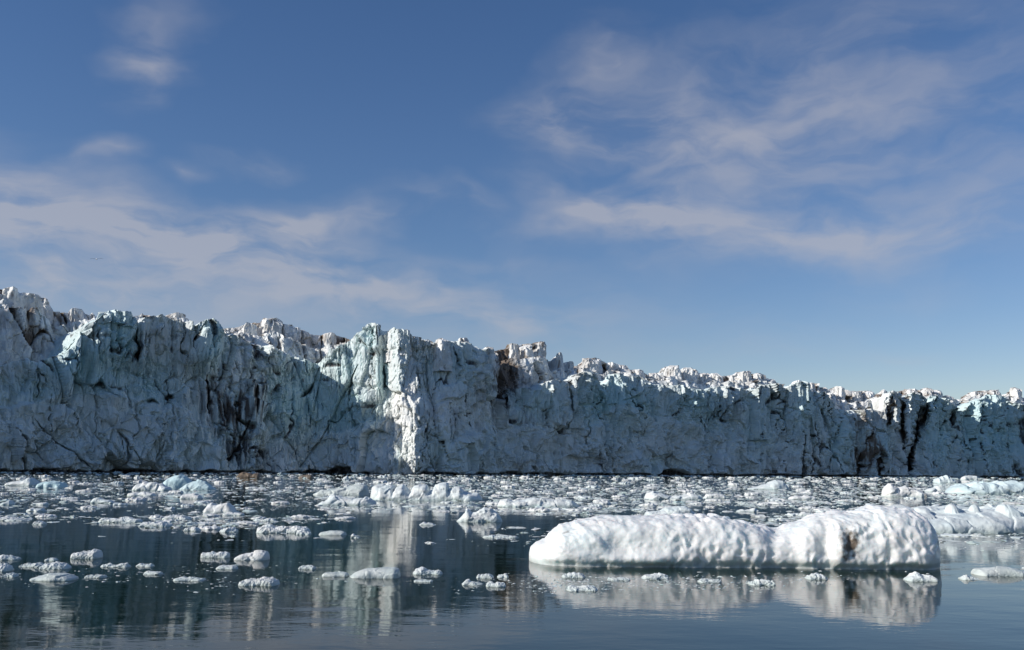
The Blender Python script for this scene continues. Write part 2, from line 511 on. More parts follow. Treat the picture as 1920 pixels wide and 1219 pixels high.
# crevasses and cracks: points, half width (px), depth (m), darkness (sediment and painted shade)
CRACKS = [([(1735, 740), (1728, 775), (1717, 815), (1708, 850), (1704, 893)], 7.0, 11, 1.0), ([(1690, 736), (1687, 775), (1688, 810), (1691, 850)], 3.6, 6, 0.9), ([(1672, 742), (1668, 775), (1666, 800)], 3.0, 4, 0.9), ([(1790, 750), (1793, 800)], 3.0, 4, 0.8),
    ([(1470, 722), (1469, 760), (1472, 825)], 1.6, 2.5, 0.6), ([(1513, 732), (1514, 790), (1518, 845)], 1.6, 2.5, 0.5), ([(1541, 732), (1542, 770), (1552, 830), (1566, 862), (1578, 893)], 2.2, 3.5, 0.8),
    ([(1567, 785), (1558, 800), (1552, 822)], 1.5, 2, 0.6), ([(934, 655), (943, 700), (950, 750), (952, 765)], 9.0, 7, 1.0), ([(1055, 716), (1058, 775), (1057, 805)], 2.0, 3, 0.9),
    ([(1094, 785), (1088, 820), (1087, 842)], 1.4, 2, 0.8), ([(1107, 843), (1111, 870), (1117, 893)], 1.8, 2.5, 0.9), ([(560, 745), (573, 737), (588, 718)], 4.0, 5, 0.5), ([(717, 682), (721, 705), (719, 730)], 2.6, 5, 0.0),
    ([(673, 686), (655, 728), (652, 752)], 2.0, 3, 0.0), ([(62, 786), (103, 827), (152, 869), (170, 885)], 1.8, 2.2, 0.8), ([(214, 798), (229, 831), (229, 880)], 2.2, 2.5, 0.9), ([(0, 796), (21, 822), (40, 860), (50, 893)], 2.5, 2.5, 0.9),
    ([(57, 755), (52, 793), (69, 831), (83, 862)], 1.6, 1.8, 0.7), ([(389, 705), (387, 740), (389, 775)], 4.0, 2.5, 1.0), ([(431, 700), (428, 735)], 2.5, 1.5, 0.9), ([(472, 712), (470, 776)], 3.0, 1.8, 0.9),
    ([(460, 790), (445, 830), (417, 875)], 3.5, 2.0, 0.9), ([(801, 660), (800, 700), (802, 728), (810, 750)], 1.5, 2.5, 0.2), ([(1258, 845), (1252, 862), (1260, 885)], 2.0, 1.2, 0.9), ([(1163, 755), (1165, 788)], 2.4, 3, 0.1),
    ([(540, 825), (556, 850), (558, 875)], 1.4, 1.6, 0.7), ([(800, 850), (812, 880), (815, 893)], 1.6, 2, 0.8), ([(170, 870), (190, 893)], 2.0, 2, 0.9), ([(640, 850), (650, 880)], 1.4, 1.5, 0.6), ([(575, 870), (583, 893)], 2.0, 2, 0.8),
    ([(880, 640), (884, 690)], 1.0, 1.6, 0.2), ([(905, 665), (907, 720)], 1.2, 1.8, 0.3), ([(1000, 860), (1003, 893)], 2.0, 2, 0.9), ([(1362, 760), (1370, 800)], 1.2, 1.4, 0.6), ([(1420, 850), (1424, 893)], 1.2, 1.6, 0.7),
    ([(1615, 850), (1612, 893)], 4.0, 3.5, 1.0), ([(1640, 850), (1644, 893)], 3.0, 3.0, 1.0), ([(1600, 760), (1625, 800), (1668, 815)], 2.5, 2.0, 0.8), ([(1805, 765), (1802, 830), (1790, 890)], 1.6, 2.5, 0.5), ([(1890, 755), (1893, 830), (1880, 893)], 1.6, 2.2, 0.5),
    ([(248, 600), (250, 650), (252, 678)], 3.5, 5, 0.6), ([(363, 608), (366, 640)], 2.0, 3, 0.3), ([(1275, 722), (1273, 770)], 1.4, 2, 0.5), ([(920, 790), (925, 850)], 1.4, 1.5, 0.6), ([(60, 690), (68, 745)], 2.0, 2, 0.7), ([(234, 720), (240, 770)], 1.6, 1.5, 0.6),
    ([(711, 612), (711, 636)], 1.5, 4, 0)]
APRON = [(-420, 770), (0, 758), (60, 750), (120, 736), (185, 728), (250, 745), (330, 752), (380, 800), (430, 880), (500, 890), (560, 850), (610, 805), (700, 792), (730, 830), (760, 900), (800, 880), (850, 810), (930, 800), (1000, 795), (1060, 815), (1130, 775), (1170, 748), (1200, 772), (1290, 790), (1390, 832), (1430, 890), (1500, 885), (1540, 900), (1920, 905), (2340, 905)]
DIRT = [(430, 755, 60, 75, 0.8), (385, 745, 18, 55, 0.7), (470, 740, 30, 65, 0.7), (440, 840, 50, 60, 0.6), (946, 705, 20, 65, 1.3), (985, 800, 26, 70, 0.5), (1258, 862, 16, 26, 0.75), (1620, 845, 32, 50, 0.85), (1612, 785, 38, 35, 0.55), (785, 765, 20, 40, 0.5),
    (525, 690, 60, 55, 0.42), (60, 620, 70, 60, 0.35), (1000, 850, 40, 40, 0.45), (25, 850, 60, 45, 0.5), (1350, 765, 60, 45, 0.42), (640, 875, 60, 25, 0.45), (860, 730, 70, 60, 0.32), (590, 660, 60, 30, 0.45), (100, 860, 90, 40, 0.35), (1480, 880, 200, 25, 0.25), (900, 880, 80, 30, 0.3), (1110, 870, 60, 35, 0.4), (330, 620, 35, 40, 0.32),
    (680, 765, 50, 18, 0.4), (1420, 700, 60, 25, 0.4), (480, 890, 300, 15, 0.3), (1870, 880, 120, 30, 0.35), (1290, 850, 60, 40, 0.25), (830, 800, 40, 50, 0.3)]
BLUE = [(150, 690, 120, 70, 0.75), (215, 640, 45, 60, 0.85), (60, 730, 90, 40, 0.6), (280, 720, 60, 60, 0.6), (560, 740, 70, 80, 0.75), (640, 770, 90, 60, 0.75), (655, 690, 60, 60, 0.55), (722, 710, 18, 60, 1.0), (395, 650, 34, 60, 0.7), (450, 790, 60, 90, 0.35), (1150, 760, 90, 55, 0.85), (1010, 760, 50, 50, 0.5),
    (1760, 800, 50, 90, 0.75), (1860, 810, 90, 90, 0.9), (1500, 770, 70, 70, 0.5), (1650, 840, 30, 60, 0.4), (740, 850, 28, 60, 0.55), (1580, 830, 40, 60, 0.6), (300, 850, 200, 50, 0.3), (1230, 870, 40, 25, 0.6), (1300, 760, 90, 50, 0.6), (850, 690, 60, 60, 0.3), (1420, 790, 60, 70, 0.4), (690, 640, 30, 30, 0.6), (860, 850, 80, 40, 0.35)]


def field(px, py, blobs):
    s = np.zeros(px.shape, np.float32)
    for (cx, cy, rx, ry, k) in blobs:
        d = ((px - cx) / rx) ** 2 + ((py - cy) / ry) ** 2
        s = np.maximum(s, k * np.exp(-d * 0.9))
    return s


def seg_dist(px, py, pts):
    """distance to a crack line and the crack's width there (narrowing towards its ends)"""
    best = np.full(px.shape, 1e6, np.float32); tt = np.zeros(px.shape, np.float32)
    ln = [math.hypot(b[0] - a[0], b[1] - a[1]) for a, b in zip(pts[:-1], pts[1:])]
    tot, run = sum(ln), 0.0
    for (x0, y0), (x1, y1), l in zip(pts[:-1], pts[1:], ln):
        dx, dy = x1 - x0, y1 - y0
        t = np.clip(((px - x0) * dx + (py - y0) * dy) / (dx * dx + dy * dy), 0, 1)
        d = np.hypot(px - x0 - t * dx, py - y0 - t * dy)
        m = d < best
        best = np.where(m, d, best); tt = np.where(m, (run + t * l) / tot, tt)
        run += l
    return best, np.clip(3.0 * np.minimum(tt, 1 - tt) + 0.22, 0, 1)


def facets(u, z, su, sz, seed, tilt, lift):
    wu = u + 0.35 * su * perlin(u / su * 0.9, z / sz * 0.9, seed * 1.7)
    wz = z + 0.35 * sz * perlin(u / su * 0.9 + 40, z / sz * 0.9, seed * 2.1)
    f1, f2, bx, by, r1, r2, r3 = cells(wu / su, wz / sz, seed)
    return bx * su * (r1 - 0.5) * 2 * tilt + by * su * (r2 - 0.5) * 1.4 * tilt + (r3 - 0.5) * 2 * lift, f2 - f1


glacier = bpy.data.objects.new('glacier', None)
COL.objects.link(glacier)
glacier.location = (0, 230, 0)
tag(glacier, 'tall crevassed blue-grey tidewater glacier front streaked with dark sediment behind the floating ice', 'glacier')


def add_sheet(P, attrs, cuts, cols, names, labels):
    nr, nc = P.shape[:2]
    idx = [int(np.argmin(np.abs(cols - c))) for c in cuts]
    idx[0] = 0; idx[-1] = nc - 1
    out = []
    for k in range(len(idx) - 1):
        a, b = idx[k], idx[k + 1] + 1
        if b - a < 3: continue
        V = P[:, a:b].reshape(-1, 3)
        c = V.mean(axis=0); c[2] = 0
        me = mesh_np(names[k], V - c, grid_faces(nr, b - a), {n: v[:, a:b] for n, v in attrs.items()}, M_GLACIER, smooth=False)
        o = obj(names[k], me, glacier, tuple(c - np.array([0, 230, 0])))
        if labels[k]: o['label'] = labels[k]
        out.append(o)
    return out


def build_front():
    cols = np.arange(-420, 2341, 1.55)
    nc = len(cols)
    Yb = interp(cols, BASE)
    cy = interp(cols, FRONT)
    wob = fbm(cols / 9.0, cols * 0 + 3.1, cols * 0, 3)
    cy = cy - 1.4 * wob - 3.0 * (ridged(cols / 11.0, cols * 0 + 1.7, cols * 0, 2) - 0.55)
    py0 = water_y(cols, Yb)
    B = at_depth(cols, py0, Yb)
    lean = 3.0 + 5.0 * sstep(cols, 420, 520) * (1 - sstep(cols, 590, 620))
    C = at_depth(cols, cy, Yb + lean)
    sm = np.stack([np.convolve(np.pad(B[:, i], 60, mode='edge'), np.ones(121) / 121, 'valid') for i in range(3)], -1)
    tg = np.gradient(sm, axis=0); tg[:, 2] = 0
    u = np.concatenate([[0], np.cumsum(np.linalg.norm(np.diff(B[:, :2], axis=0), axis=1))])
    tg /= np.linalg.norm(tg, axis=1)[:, None]
    nh = np.stack([tg[:, 1], -tg[:, 0], np.zeros(nc)], -1)          # horizontal, out of the wall
    NW, NT_, NB = 205, 16, 26
    v = np.linspace(0, 1, NW)
    rows = [B[None] + (C - B)[None] * v[:, None, None]]
    P = np.concatenate([B[None] + np.array([0, 0, -2.0]), rows[0]], 0)
    # rounded lip and the surface running back
    q = np.concatenate([np.linspace(0.25, 3.0, NT_), 3.0 + 27.0 * np.linspace(0.04, 1, NB) ** 1.4])
    drop = 0.10 * q + 0.9 * (1 - np.exp(-q / 1.5))
    back = C[None] - nh[None] * q[:, None, None] + np.array([0, 0, -1.0]) * drop[:, None, None]
    P = np.concatenate([P, back], 0)
    nr = len(P)
    top = np.zeros(nr); top[NW + 1:] = np.minimum(q / 3.0, 1)
    top = top[:, None]
    px = np.broadcast_to(cols, (nr, nc)); _, py = project(P)
    py = np.minimum(py, 1000)
    z = P[..., 2]; U = np.broadcast_to(u, (nr, nc)); Q = np.zeros(nr); Q[NW + 1:] = q; Q = Q[:, None]
    zz = z - Q                                                            # running coordinate over the lip
    wallw = 1 - top
    # big fins
    D = np.zeros((nr, nc), np.float32); DF = np.zeros((nr, nc), np.float32)
    for (l, p, r, y0, y1, a) in FINS:
        wv = np.interp(cols, [l, p, r], [0, 1, 0])
        wv = np.where(cols <= p, wv ** 0.85, wv * wv * (3 - 2 * wv))
        win = sstep(py, y0 - 12, y0 + 12) * (1 - sstep(py, y1 - 35, y1 + 15)) if y1 < 930 else 1.0
        DF += a * wv[None] * win
    # the buttress edge leans: its corner stands farther left at the top than at the water
    DF += np.interp(cols, [752, 777, 870], [0, -6.0, 0])[None] * sstep(z / np.maximum(C[None, :, 2], 1), 0.25, 1.0)
    # broad relief
    w1 = fbm(U / 26, zz / 34, 0.3, 3)
    D += 3.2 * w1
    f1, e1 = facets(U, zz, 10.0, 26.0, 3, 0.30, 0.7)
    f2, e2 = facets(U, zz, 4.2, 9.5, 5, 0.36, 0.32)
    f3, e3 = facets(U, zz, 1.7, 3.4, 9, 0.36, 0.12)
    c1, k1 = facets(U, zz, 2.7, 24.0, 51, 0.22, 0.55)
    c2, k2 = facets(U, zz, 1.15, 9.0, 53, 0.25, 0.22)
    ap = interp(cols, APRON)[None] + 16 * fbm(U / 7, zz / 9, 17.7, 4) + 5 * ridged(U / 1.6, zz / 2, 3.2, 2)
    apron = sstep(py, ap - 3, ap + 5) * (1 - top)
    calm0 = 1 - np.maximum(0.55 * np.exp(-((px - 750) / 30.0) ** 4), 0.35 * np.exp(-((px - 665) / 55.0) ** 4))
    D += (c1 + c2) * calm0 * (1 - 0.75 * apron)
    a1, _ = facets(U, zz, 2.4, 2.9, 61, 0.5, 0.32)
    a2, _ = facets(U, zz, 6.0, 6.5, 67, 0.3, 0.5)
    D += apron * (0.7 + a1 + a2 + 0.22 * fbm(U / 2.2, zz / 1.8, 19.0, 4) + 0.6 * fbm(U / 6, zz / 5, 19.5, 3))
    D -= (0.6 * (1 - sstep(k1, 0, 0.06)) + 0.25 * (1 - sstep(k2, 0, 0.1))) * calm0 * (1 - apron)
    sun_strip = np.exp(-((px - 750) / 30.0) ** 4)
    calm = 1 - np.maximum(0.5 * sun_strip * sstep(z, 2.0, 8.0) * (1 - 0.6 * sstep(z, 26.0, 31.0)), 0.35 * np.exp(-((px - 665) / 55.0) ** 4))
    rough = (0.2 + 1.1 * sstep(fbm(U / 11, zz / 10, 7.7, 3), -0.2, 0.3)) * calm
    D += f1 + 1.1 * f2 * calm + 1.0 * rough * f3
    g1 = 1 - sstep(e1, 0.0, 0.05); g2 = 1 - sstep(e2, 0.0, 0.09); g3 = 1 - sstep(e3, 0.0, 0.14)
    gm = sstep(fbm(U / 8, zz / 8, 12.4, 3), -0.2, 0.25)
    D -= (0.9 * g1 + 0.75 * g2 * gm) * calm + 0.35 * g3 * rough
    D += 0.95 * rough * (ridged(U / 2.6 + 0.8 * w1, zz / 11, 1.5, 3) - 0.4)
    D += 0.6 * rough * fbm(U / 1.5, zz / 2.0, 4.4, 4)
    # ledges where slabs broke away
    sl = fbm(U / 18 + 9, zz / 13, 2.2, 4)
    D += 0.9 * sstep(sl, 0.0, 0.05) + 0.7 * sstep(sl, -0.3, -0.26)
    dirt = field(px, py, DIRT)
    streaks = ridged(U / 2.2, zz / 16, 8.8, 3)
    dirt = dirt * (0.55 + 0.75 * sstep(streaks, 0.35, 0.85))
    vein = sstep(ridged(U / 7 + 0.6 * fbm(U / 4, zz / 4, 1.1, 2), zz / 11, 6.1, 2), 0.78, 0.95) * sstep(fbm(U / 16, zz / 13, 5.5, 3), -0.15, 0.2)
    D -= 0.5 * vein
    dirt = np.maximum(dirt, 0.75 * vein)
    # short upright fissures
    wf = fbm(U / 5, zz / 6, 3.3, 3)
    fis = np.abs(perlin(U / 2.3 + 1.2 * wf, zz / 15, 14.5))
    fi2 = (1 - sstep(np.abs(perlin(U / 5.5 + 0.8 * wf, zz / 32, 24.5)), 0.01, 0.045)) * sstep(fbm(U / 13, zz / 16, 26.1, 3), -0.12, 0.1)
    fmask = sstep(fbm(U / 10, zz / 8, 16.1, 3), -0.12, 0.2)
    fis = (1 - sstep(fis, 0.015, 0.07)) * fmask
    fis = fis * calm; fi2 = fi2 * calm
    D -= 1.0 * fis * (1 - 0.4 * apron); DF -= 2.0 * fi2 * (1 - 0.5 * apron)
    dirt = np.maximum(dirt, np.maximum(0.75 * fis * (1 - 0.4 * apron), 0.7 * fi2))  # fissures coloured darker along their length
    # general sediment speckle and dirty crest
    dirt = np.maximum(dirt, 0.40 * sstep(fbm(U / 9, zz / 12, 3.9, 4), 0.05, 0.42) * (0.5 + 0.5 * streaks))
    dirt = np.maximum(dirt * (1 - 0.45 * apron), 0.55 * g2 * gm * (1 - 0.6 * apron) * sstep(fbm(U / 6, zz / 9, 6.6, 2), -0.1, 0.3))
    cdirt = sstep(fbm(U / 3.5, zz / 2.5, 11.0, 3), -0.1, 0.4)
    dcr = np.abs(P[..., 2] - C[None, :, 2]) + Q * 0.3
    dirt = np.maximum(dirt, 0.62 * cdirt * np.exp(-dcr / 2.2) * (1 - np.exp(-((cols - 690) / 60.0) ** 4))[None])
    blue = field(px, py, BLUE) + 0.30 * fbm(U / 10, zz / 12, 9.3, 4) + 0.17
    blue = blue * (1 - 0.5 * apron) + 0.12 * apron
    blue = blue * (1 - 0.65 * sun_strip); dirt = dirt * (1 - 0.6 * sun_strip)  # sunlit edge of the buttress painted whiter: less teal, less dirt
    blue = np.maximum(blue, (1 - apron) * 0.5 * sstep(f1 - 0.2 * f2, 0.5, 1.4) * 0.8)
    # traced cracks
    jit = 1.4 * fbm(U / 1.6, zz / 2.2, 13.1, 3)
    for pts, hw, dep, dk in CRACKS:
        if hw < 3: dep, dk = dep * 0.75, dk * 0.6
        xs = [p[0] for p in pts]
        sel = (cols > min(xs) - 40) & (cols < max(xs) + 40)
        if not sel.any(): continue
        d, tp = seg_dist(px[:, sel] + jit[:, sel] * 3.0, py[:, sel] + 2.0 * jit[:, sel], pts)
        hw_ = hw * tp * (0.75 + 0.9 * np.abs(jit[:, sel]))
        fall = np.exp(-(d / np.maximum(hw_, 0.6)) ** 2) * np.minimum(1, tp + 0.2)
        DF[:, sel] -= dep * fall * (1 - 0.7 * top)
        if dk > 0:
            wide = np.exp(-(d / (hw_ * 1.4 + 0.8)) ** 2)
            dirt[:, sel] = np.maximum(dirt[:, sel], dk * wide)  # sediment plus the shade inside the cleft, both painted dark
    # waterline notch, deeper in places, and two low caves
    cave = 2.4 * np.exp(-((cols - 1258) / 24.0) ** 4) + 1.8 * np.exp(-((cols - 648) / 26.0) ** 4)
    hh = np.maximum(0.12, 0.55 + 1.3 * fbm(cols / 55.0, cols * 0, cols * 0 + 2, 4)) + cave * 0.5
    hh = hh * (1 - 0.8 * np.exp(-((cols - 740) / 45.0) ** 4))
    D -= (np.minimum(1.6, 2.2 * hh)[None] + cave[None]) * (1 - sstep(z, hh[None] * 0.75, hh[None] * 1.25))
    wet_shade = 1 - sstep(z, hh[None] * 0.7, hh[None] * 1.3)
    dirt = np.maximum(dirt, 0.75 * wet_shade)  # wet ice and the shade of the notch, painted dark together
    view = -P[NW // 2].copy(); view[:, 2] = 0; view /= np.linalg.norm(view, axis=1)[:, None]
    P = P + nh[None] * (D * (1 - 0.75 * top))[..., None] + view[None] * (DF * (1 - 0.5 * top))[..., None]
    # lip and surface: rough blocks
    tb, _ = facets(U, Q + U * 0.2, 3.2, 3.2, 21, 0.5, 0.9)
    lift = (0.8 * fbm(U / 3.0, Q / 3.0, 5.0, 4) + 0.5 * tb) * top * np.minimum(1, Q / 2 + 0.3)
    P[..., 2] += lift
    # fine crust along the true normal
    N = grid_normals(P)
    P = P + N * (0.22 * fbm(P[..., 0] / 0.9, P[..., 1] / 0.9, P[..., 2] / 1.1, 3) * rough)[..., None]
    dirt = np.maximum(dirt, 0.5 * np.exp(-((px - 1655) / 30.0) ** 2 - ((py - 780) / 40.0) ** 2))  # brown like the debris beside it, painted here to dull the sunlit face
    brown = np.clip(field(px, py, [(1620, 800, 60, 80, 1.0), (944, 700, 30, 80, 0.55), (430, 760, 80, 90, 0.35), (1680, 760, 40, 40, 0.6), (1260, 860, 30, 30, 0.2)]) + 0.35 * cdirt * np.exp(-dcr / 3), 0, 1)
    cuts = [-420, -60, 100, 249, 364, 480, 597, 711.5, 777, 940, 1057, 1258, 1470, 1541, 1662, 1690, 1732, 1806, 1960, 2340]
    names = ['ice_face'] * 19
    labels = [None] * 19
    for i, nm, lb in [(1, 'ice_face', 'dark shaded ice face with slanting cracks and a low bench'), (2, 'ice_face', 'smooth teal ice face rising to a rounded shoulder'),
                      (3, 'ice_face', 'ice face with a dirty rounded crest'), (4, 'ice_face', 'ice face with brown-black vertical sediment streaks'),
                      (5, 'ice_face', 'low leaning ice face with a black hollow'), (6, 'ice_tower', 'teal fluted ice tower with a horn on top'), (7, 'ice_buttress', 'sunlit white ice buttress'),
                      (8, 'ice_face', 'grey shaded ice face beside the sunlit buttress'), (9, 'ice_face', 'broken ice face below a dark dirty gully'), (10, 'ice_face', 'blue domed ice face'),
                      (11, 'ice_face', 'ice face with a low dark cave at the waterline'), (12, 'ice_pillar', 'narrow upright ice pillars'), (13, 'ice_face', 'notched ice face with brown debris'),
                      (14, 'ice_pillar', 'slim ice pillar with a lit left edge'), (15, 'ice_pillar', 'dark ice pillar beside the black crevasse'), (16, 'ice_face', 'ice face with a sunlit top edge right of the black crevasse')]:
        names[i] = nm; labels[i] = lb
    add_sheet(P, {'blue': blue, 'dirt': dirt, 'brown': brown, 'crust_sun': np.maximum(0.8 * apron, sun_strip)}, cuts, cols, names, labels)
    return cols, Yb, C


def build_ridge(depth_add, crest_fn, zlow_drop, seed, rough_k, name, blueamt, step=1.7, dirtk=1.0):
    cols = np.arange(-420, 2341, step)
    nc = len(cols)
    Yb = interp(cols, BASE) + depth_add
    cy = crest_fn(cols)
    C = at_depth(cols, cy, Yb + 5.0)
    zf = at_depth(cols, interp(cols, FRONT), interp(cols, BASE) + 3)[..., 2]
    zl = np.minimum(zf, C[:, 2]) - zlow_drop
    py0 = water_y(cols, Yb)
    B = at_depth(cols, py0, Yb); B[:, 2] = zl
    tg = np.gradient(B, axis=0); tg[:, 2] = 0
    tg /= np.linalg.norm(tg, axis=1)[:, None]
    nh = np.stack([tg[:, 1], -tg[:, 0], np.zeros(nc)], -1)
    u = np.concatenate([[0], np.cumsum(np.linalg.norm(np.diff(B[:, :2], axis=0), axis=1))]) + 100 * seed
    NW = 62
    v = np.linspace(0, 1, NW)
    bow = np.sin(v * math.pi) * 0.8
    P = B[None] + (C - B)[None] * v[:, None, None] + nh[None] * bow[:, None, None]
    q = np.concatenate([np.linspace(0.3, 2.4, 9), np.linspace(3.2, 9, 12)])
    drop = 0.5 * q + 0.05 * q * q
    back = C[None] - nh[None] * q[:, None, None] + np.array([0, 0, -1.0]) * drop[:, None, None]
    P = np.concatenate([P, back], 0)
    nr = len(P)
    px = np.broadcast_to(cols, (nr, nc)); _, py = project(P)
    Q = np.zeros(nr); Q[NW:] = q; Q = Q[:, None]
    U = np.broadcast_to(u, (nr, nc)); zz = P[..., 2] - Q
    f1, e1 = facets(U, zz, 5.0, 14.0, 31 + seed, 0.5, 1.3)
    f2, e2 = facets(U, zz, 2.2, 5.0, 37 + seed, 0.5, 0.4)
    D = (f1 + 0.8 * f2 + 0.9 * fbm(U / 7, zz / 7, seed, 3)) * rough_k
    gap = sstep(0.10 - e1, 0, 0.10)
    D -= 2.2 * gap + 0.6 * sstep(0.10 - e2, 0, 0.10)
    D += 0.35 * fbm(U / 1.2, zz / 1.2, 5.5 + seed, 4)
    D += 0.4 * (ridged(U / 1.9, zz / 5, 2.5 + seed, 2) - 0.4)
    hold = np.concatenate([np.ones(NW), np.full(len(q), 0.7)])[:, None]
    P = P + nh[None] * (D * hold)[..., None]
    N = grid_normals(P)
    P = P + N * (0.25 * fbm(P[..., 0] / 1.0, P[..., 1] / 1.0, P[..., 2] / 1.0, 3))[..., None]
    dirt = 0.46 * sstep(fbm(U / 5, zz / 6, 2.9 + seed, 4), -0.15, 0.35) + 0.8 * gap + 0.3 * sstep(0.08 - e2, 0, 0.08)  # patchy dirt; gaps between blocks coloured darker as well
    dcr = np.abs(P[..., 2] - C[None, :, 2])
    cd = sstep(fbm(U / 3, zz / 2.0, 15.0 + seed, 3), -0.05, 0.35)
    dirt = np.maximum(dirt, 0.8 * cd * np.exp(-dcr / 1.8))
    dirt = np.maximum(dirt, field(px, py, [(948, 700, 30, 60, 1.3), (985, 720, 28, 30, 0.7), (640, 640, 40, 16, 0.8), (300, 600, 60, 18, 0.6), (50, 600, 60, 50, 0.45), (570, 635, 60, 40, 0.5), (1700, 745, 50, 16, 0.85), (1420, 708, 30, 10, 0.6), (1620, 760, 50, 25, 0.5), (1160, 692, 60, 8, 0.45)]))
    dirt *= dirtk
    blue = blueamt + 0.25 * fbm(U / 8, zz / 8, 1.3 + seed, 3)
    brown = np.clip(0.75 + 0.5 * fbm(U / 6, zz / 6, 4.3 + seed, 2), 0, 1)
    # one serac per block of the skyline: cut in its saddles
    cs = np.convolve(np.pad(cy, 3, mode='edge'), np.ones(7) / 7, 'valid')
    loc = [i for i in range(4, nc - 4) if cs[i] >= cs[i - 4:i + 5].max() - 1e-9]
    cuts = [cols[0]]
    for i in loc:
        if cols[i] - cuts[-1] > 26: cuts.append(cols[i])
    if cols[-1] - cuts[-1] < 26: cuts[-1] = cols[-1]
    else: cuts.append(cols[-1])
    n = len(cuts) - 1
    add_sheet(P, {'blue': blue, 'dirt': dirt, 'brown': brown, 'crust_sun': blue * 0}, cuts, cols, [name] * n, [None] * n)


F_COLS, F_Y, F_C = build_front()


def ridge1(cols):
    s = interp(cols, SKYLINE); f = interp(cols, FRONT)
    w = fbm(cols / 6.0, cols * 0 + 8, cols * 0, 3)
    # where the front itself is the skyline the rear ice stays below it
    return np.where(f - s < 4, s + 6 + 3 * w, s - 1.2 * w)


def ridge2(cols):
    s = interp(cols, SKYLINE); f = interp(cols, FRONT)
    w = fbm(cols / 16.0, cols * 0 + 5, cols * 0 + 2, 4)
    mid = np.minimum(0.45 * s + 0.55 * f, s + 26)
    return np.where(f - s < 8, s + 12, np.maximum(mid + 9 * w, s + 4))


build_ridge(20.0, ridge1, 7.0, 1, 1.0, 'serac', 0.05)
build_ridge(10.0, ridge2, 6.0, 2, 0.9, 'serac', 0.12, step=2.0, dirtk=0.8)

# free-standing seracs and spires of the skyline: picture column, top row, width in px, lean
SPIRES = [(20, 538, 26, 0), (40, 549, 14, 0), (62, 550, 30, 0), (143, 577, 18, -.1), (172, 586, 6, .1), (207, 584, 30, 0), (300, 591, 9, 0), (330, 586, 24, 0), (397, 600, 18, 0), (470, 606, 20, .1), (512, 596, 26, 0), (619, 623, 14, 0),
          (701, 607, 15, .35), (762, 617, 14, 0), (740, 618, 22, 0), (869, 633, 9, -.3), (828, 634, 22, 0), (915, 649, 22, 0), (963, 644, 14, 0), (986, 645, 22, 0), (1013, 640, 16, .05), (1049, 661, 11, 0), (1067, 677, 13, .2), (1103, 671, 22, 0), (1150, 680, 18, 0),
          (1198, 692, 14, 0), (1228, 699, 16, 0), (1257, 685, 24, 0), (1290, 689, 24, -.2), (1320, 699, 16, 0), (1343, 699, 16, 0), (1372, 703, 10, 0), (1394, 696, 26, 0), (1419, 699, 12, 0), (1446, 710, 12, 0), (1496, 713, 16, 0), (1521, 717, 12, 0), (1546, 726, 10, 0), (1573, 724, 14, .1), (1602, 733, 14, 0), (1628, 732, 20, 0),
          (1657, 730, 9, 0), (1676, 733, 14, 0), (1706, 729, 20, 0), (1738, 727, 22, 0), (1757, 732, 14, 0), (1776, 741, 14, 0), (1828, 734, 22, 0), (1862, 731, 22, 0), (1902, 726, 15, 0), (-40, 540, 30, 0), (1960, 741, 24, 0), (2040, 747, 24, 0)]


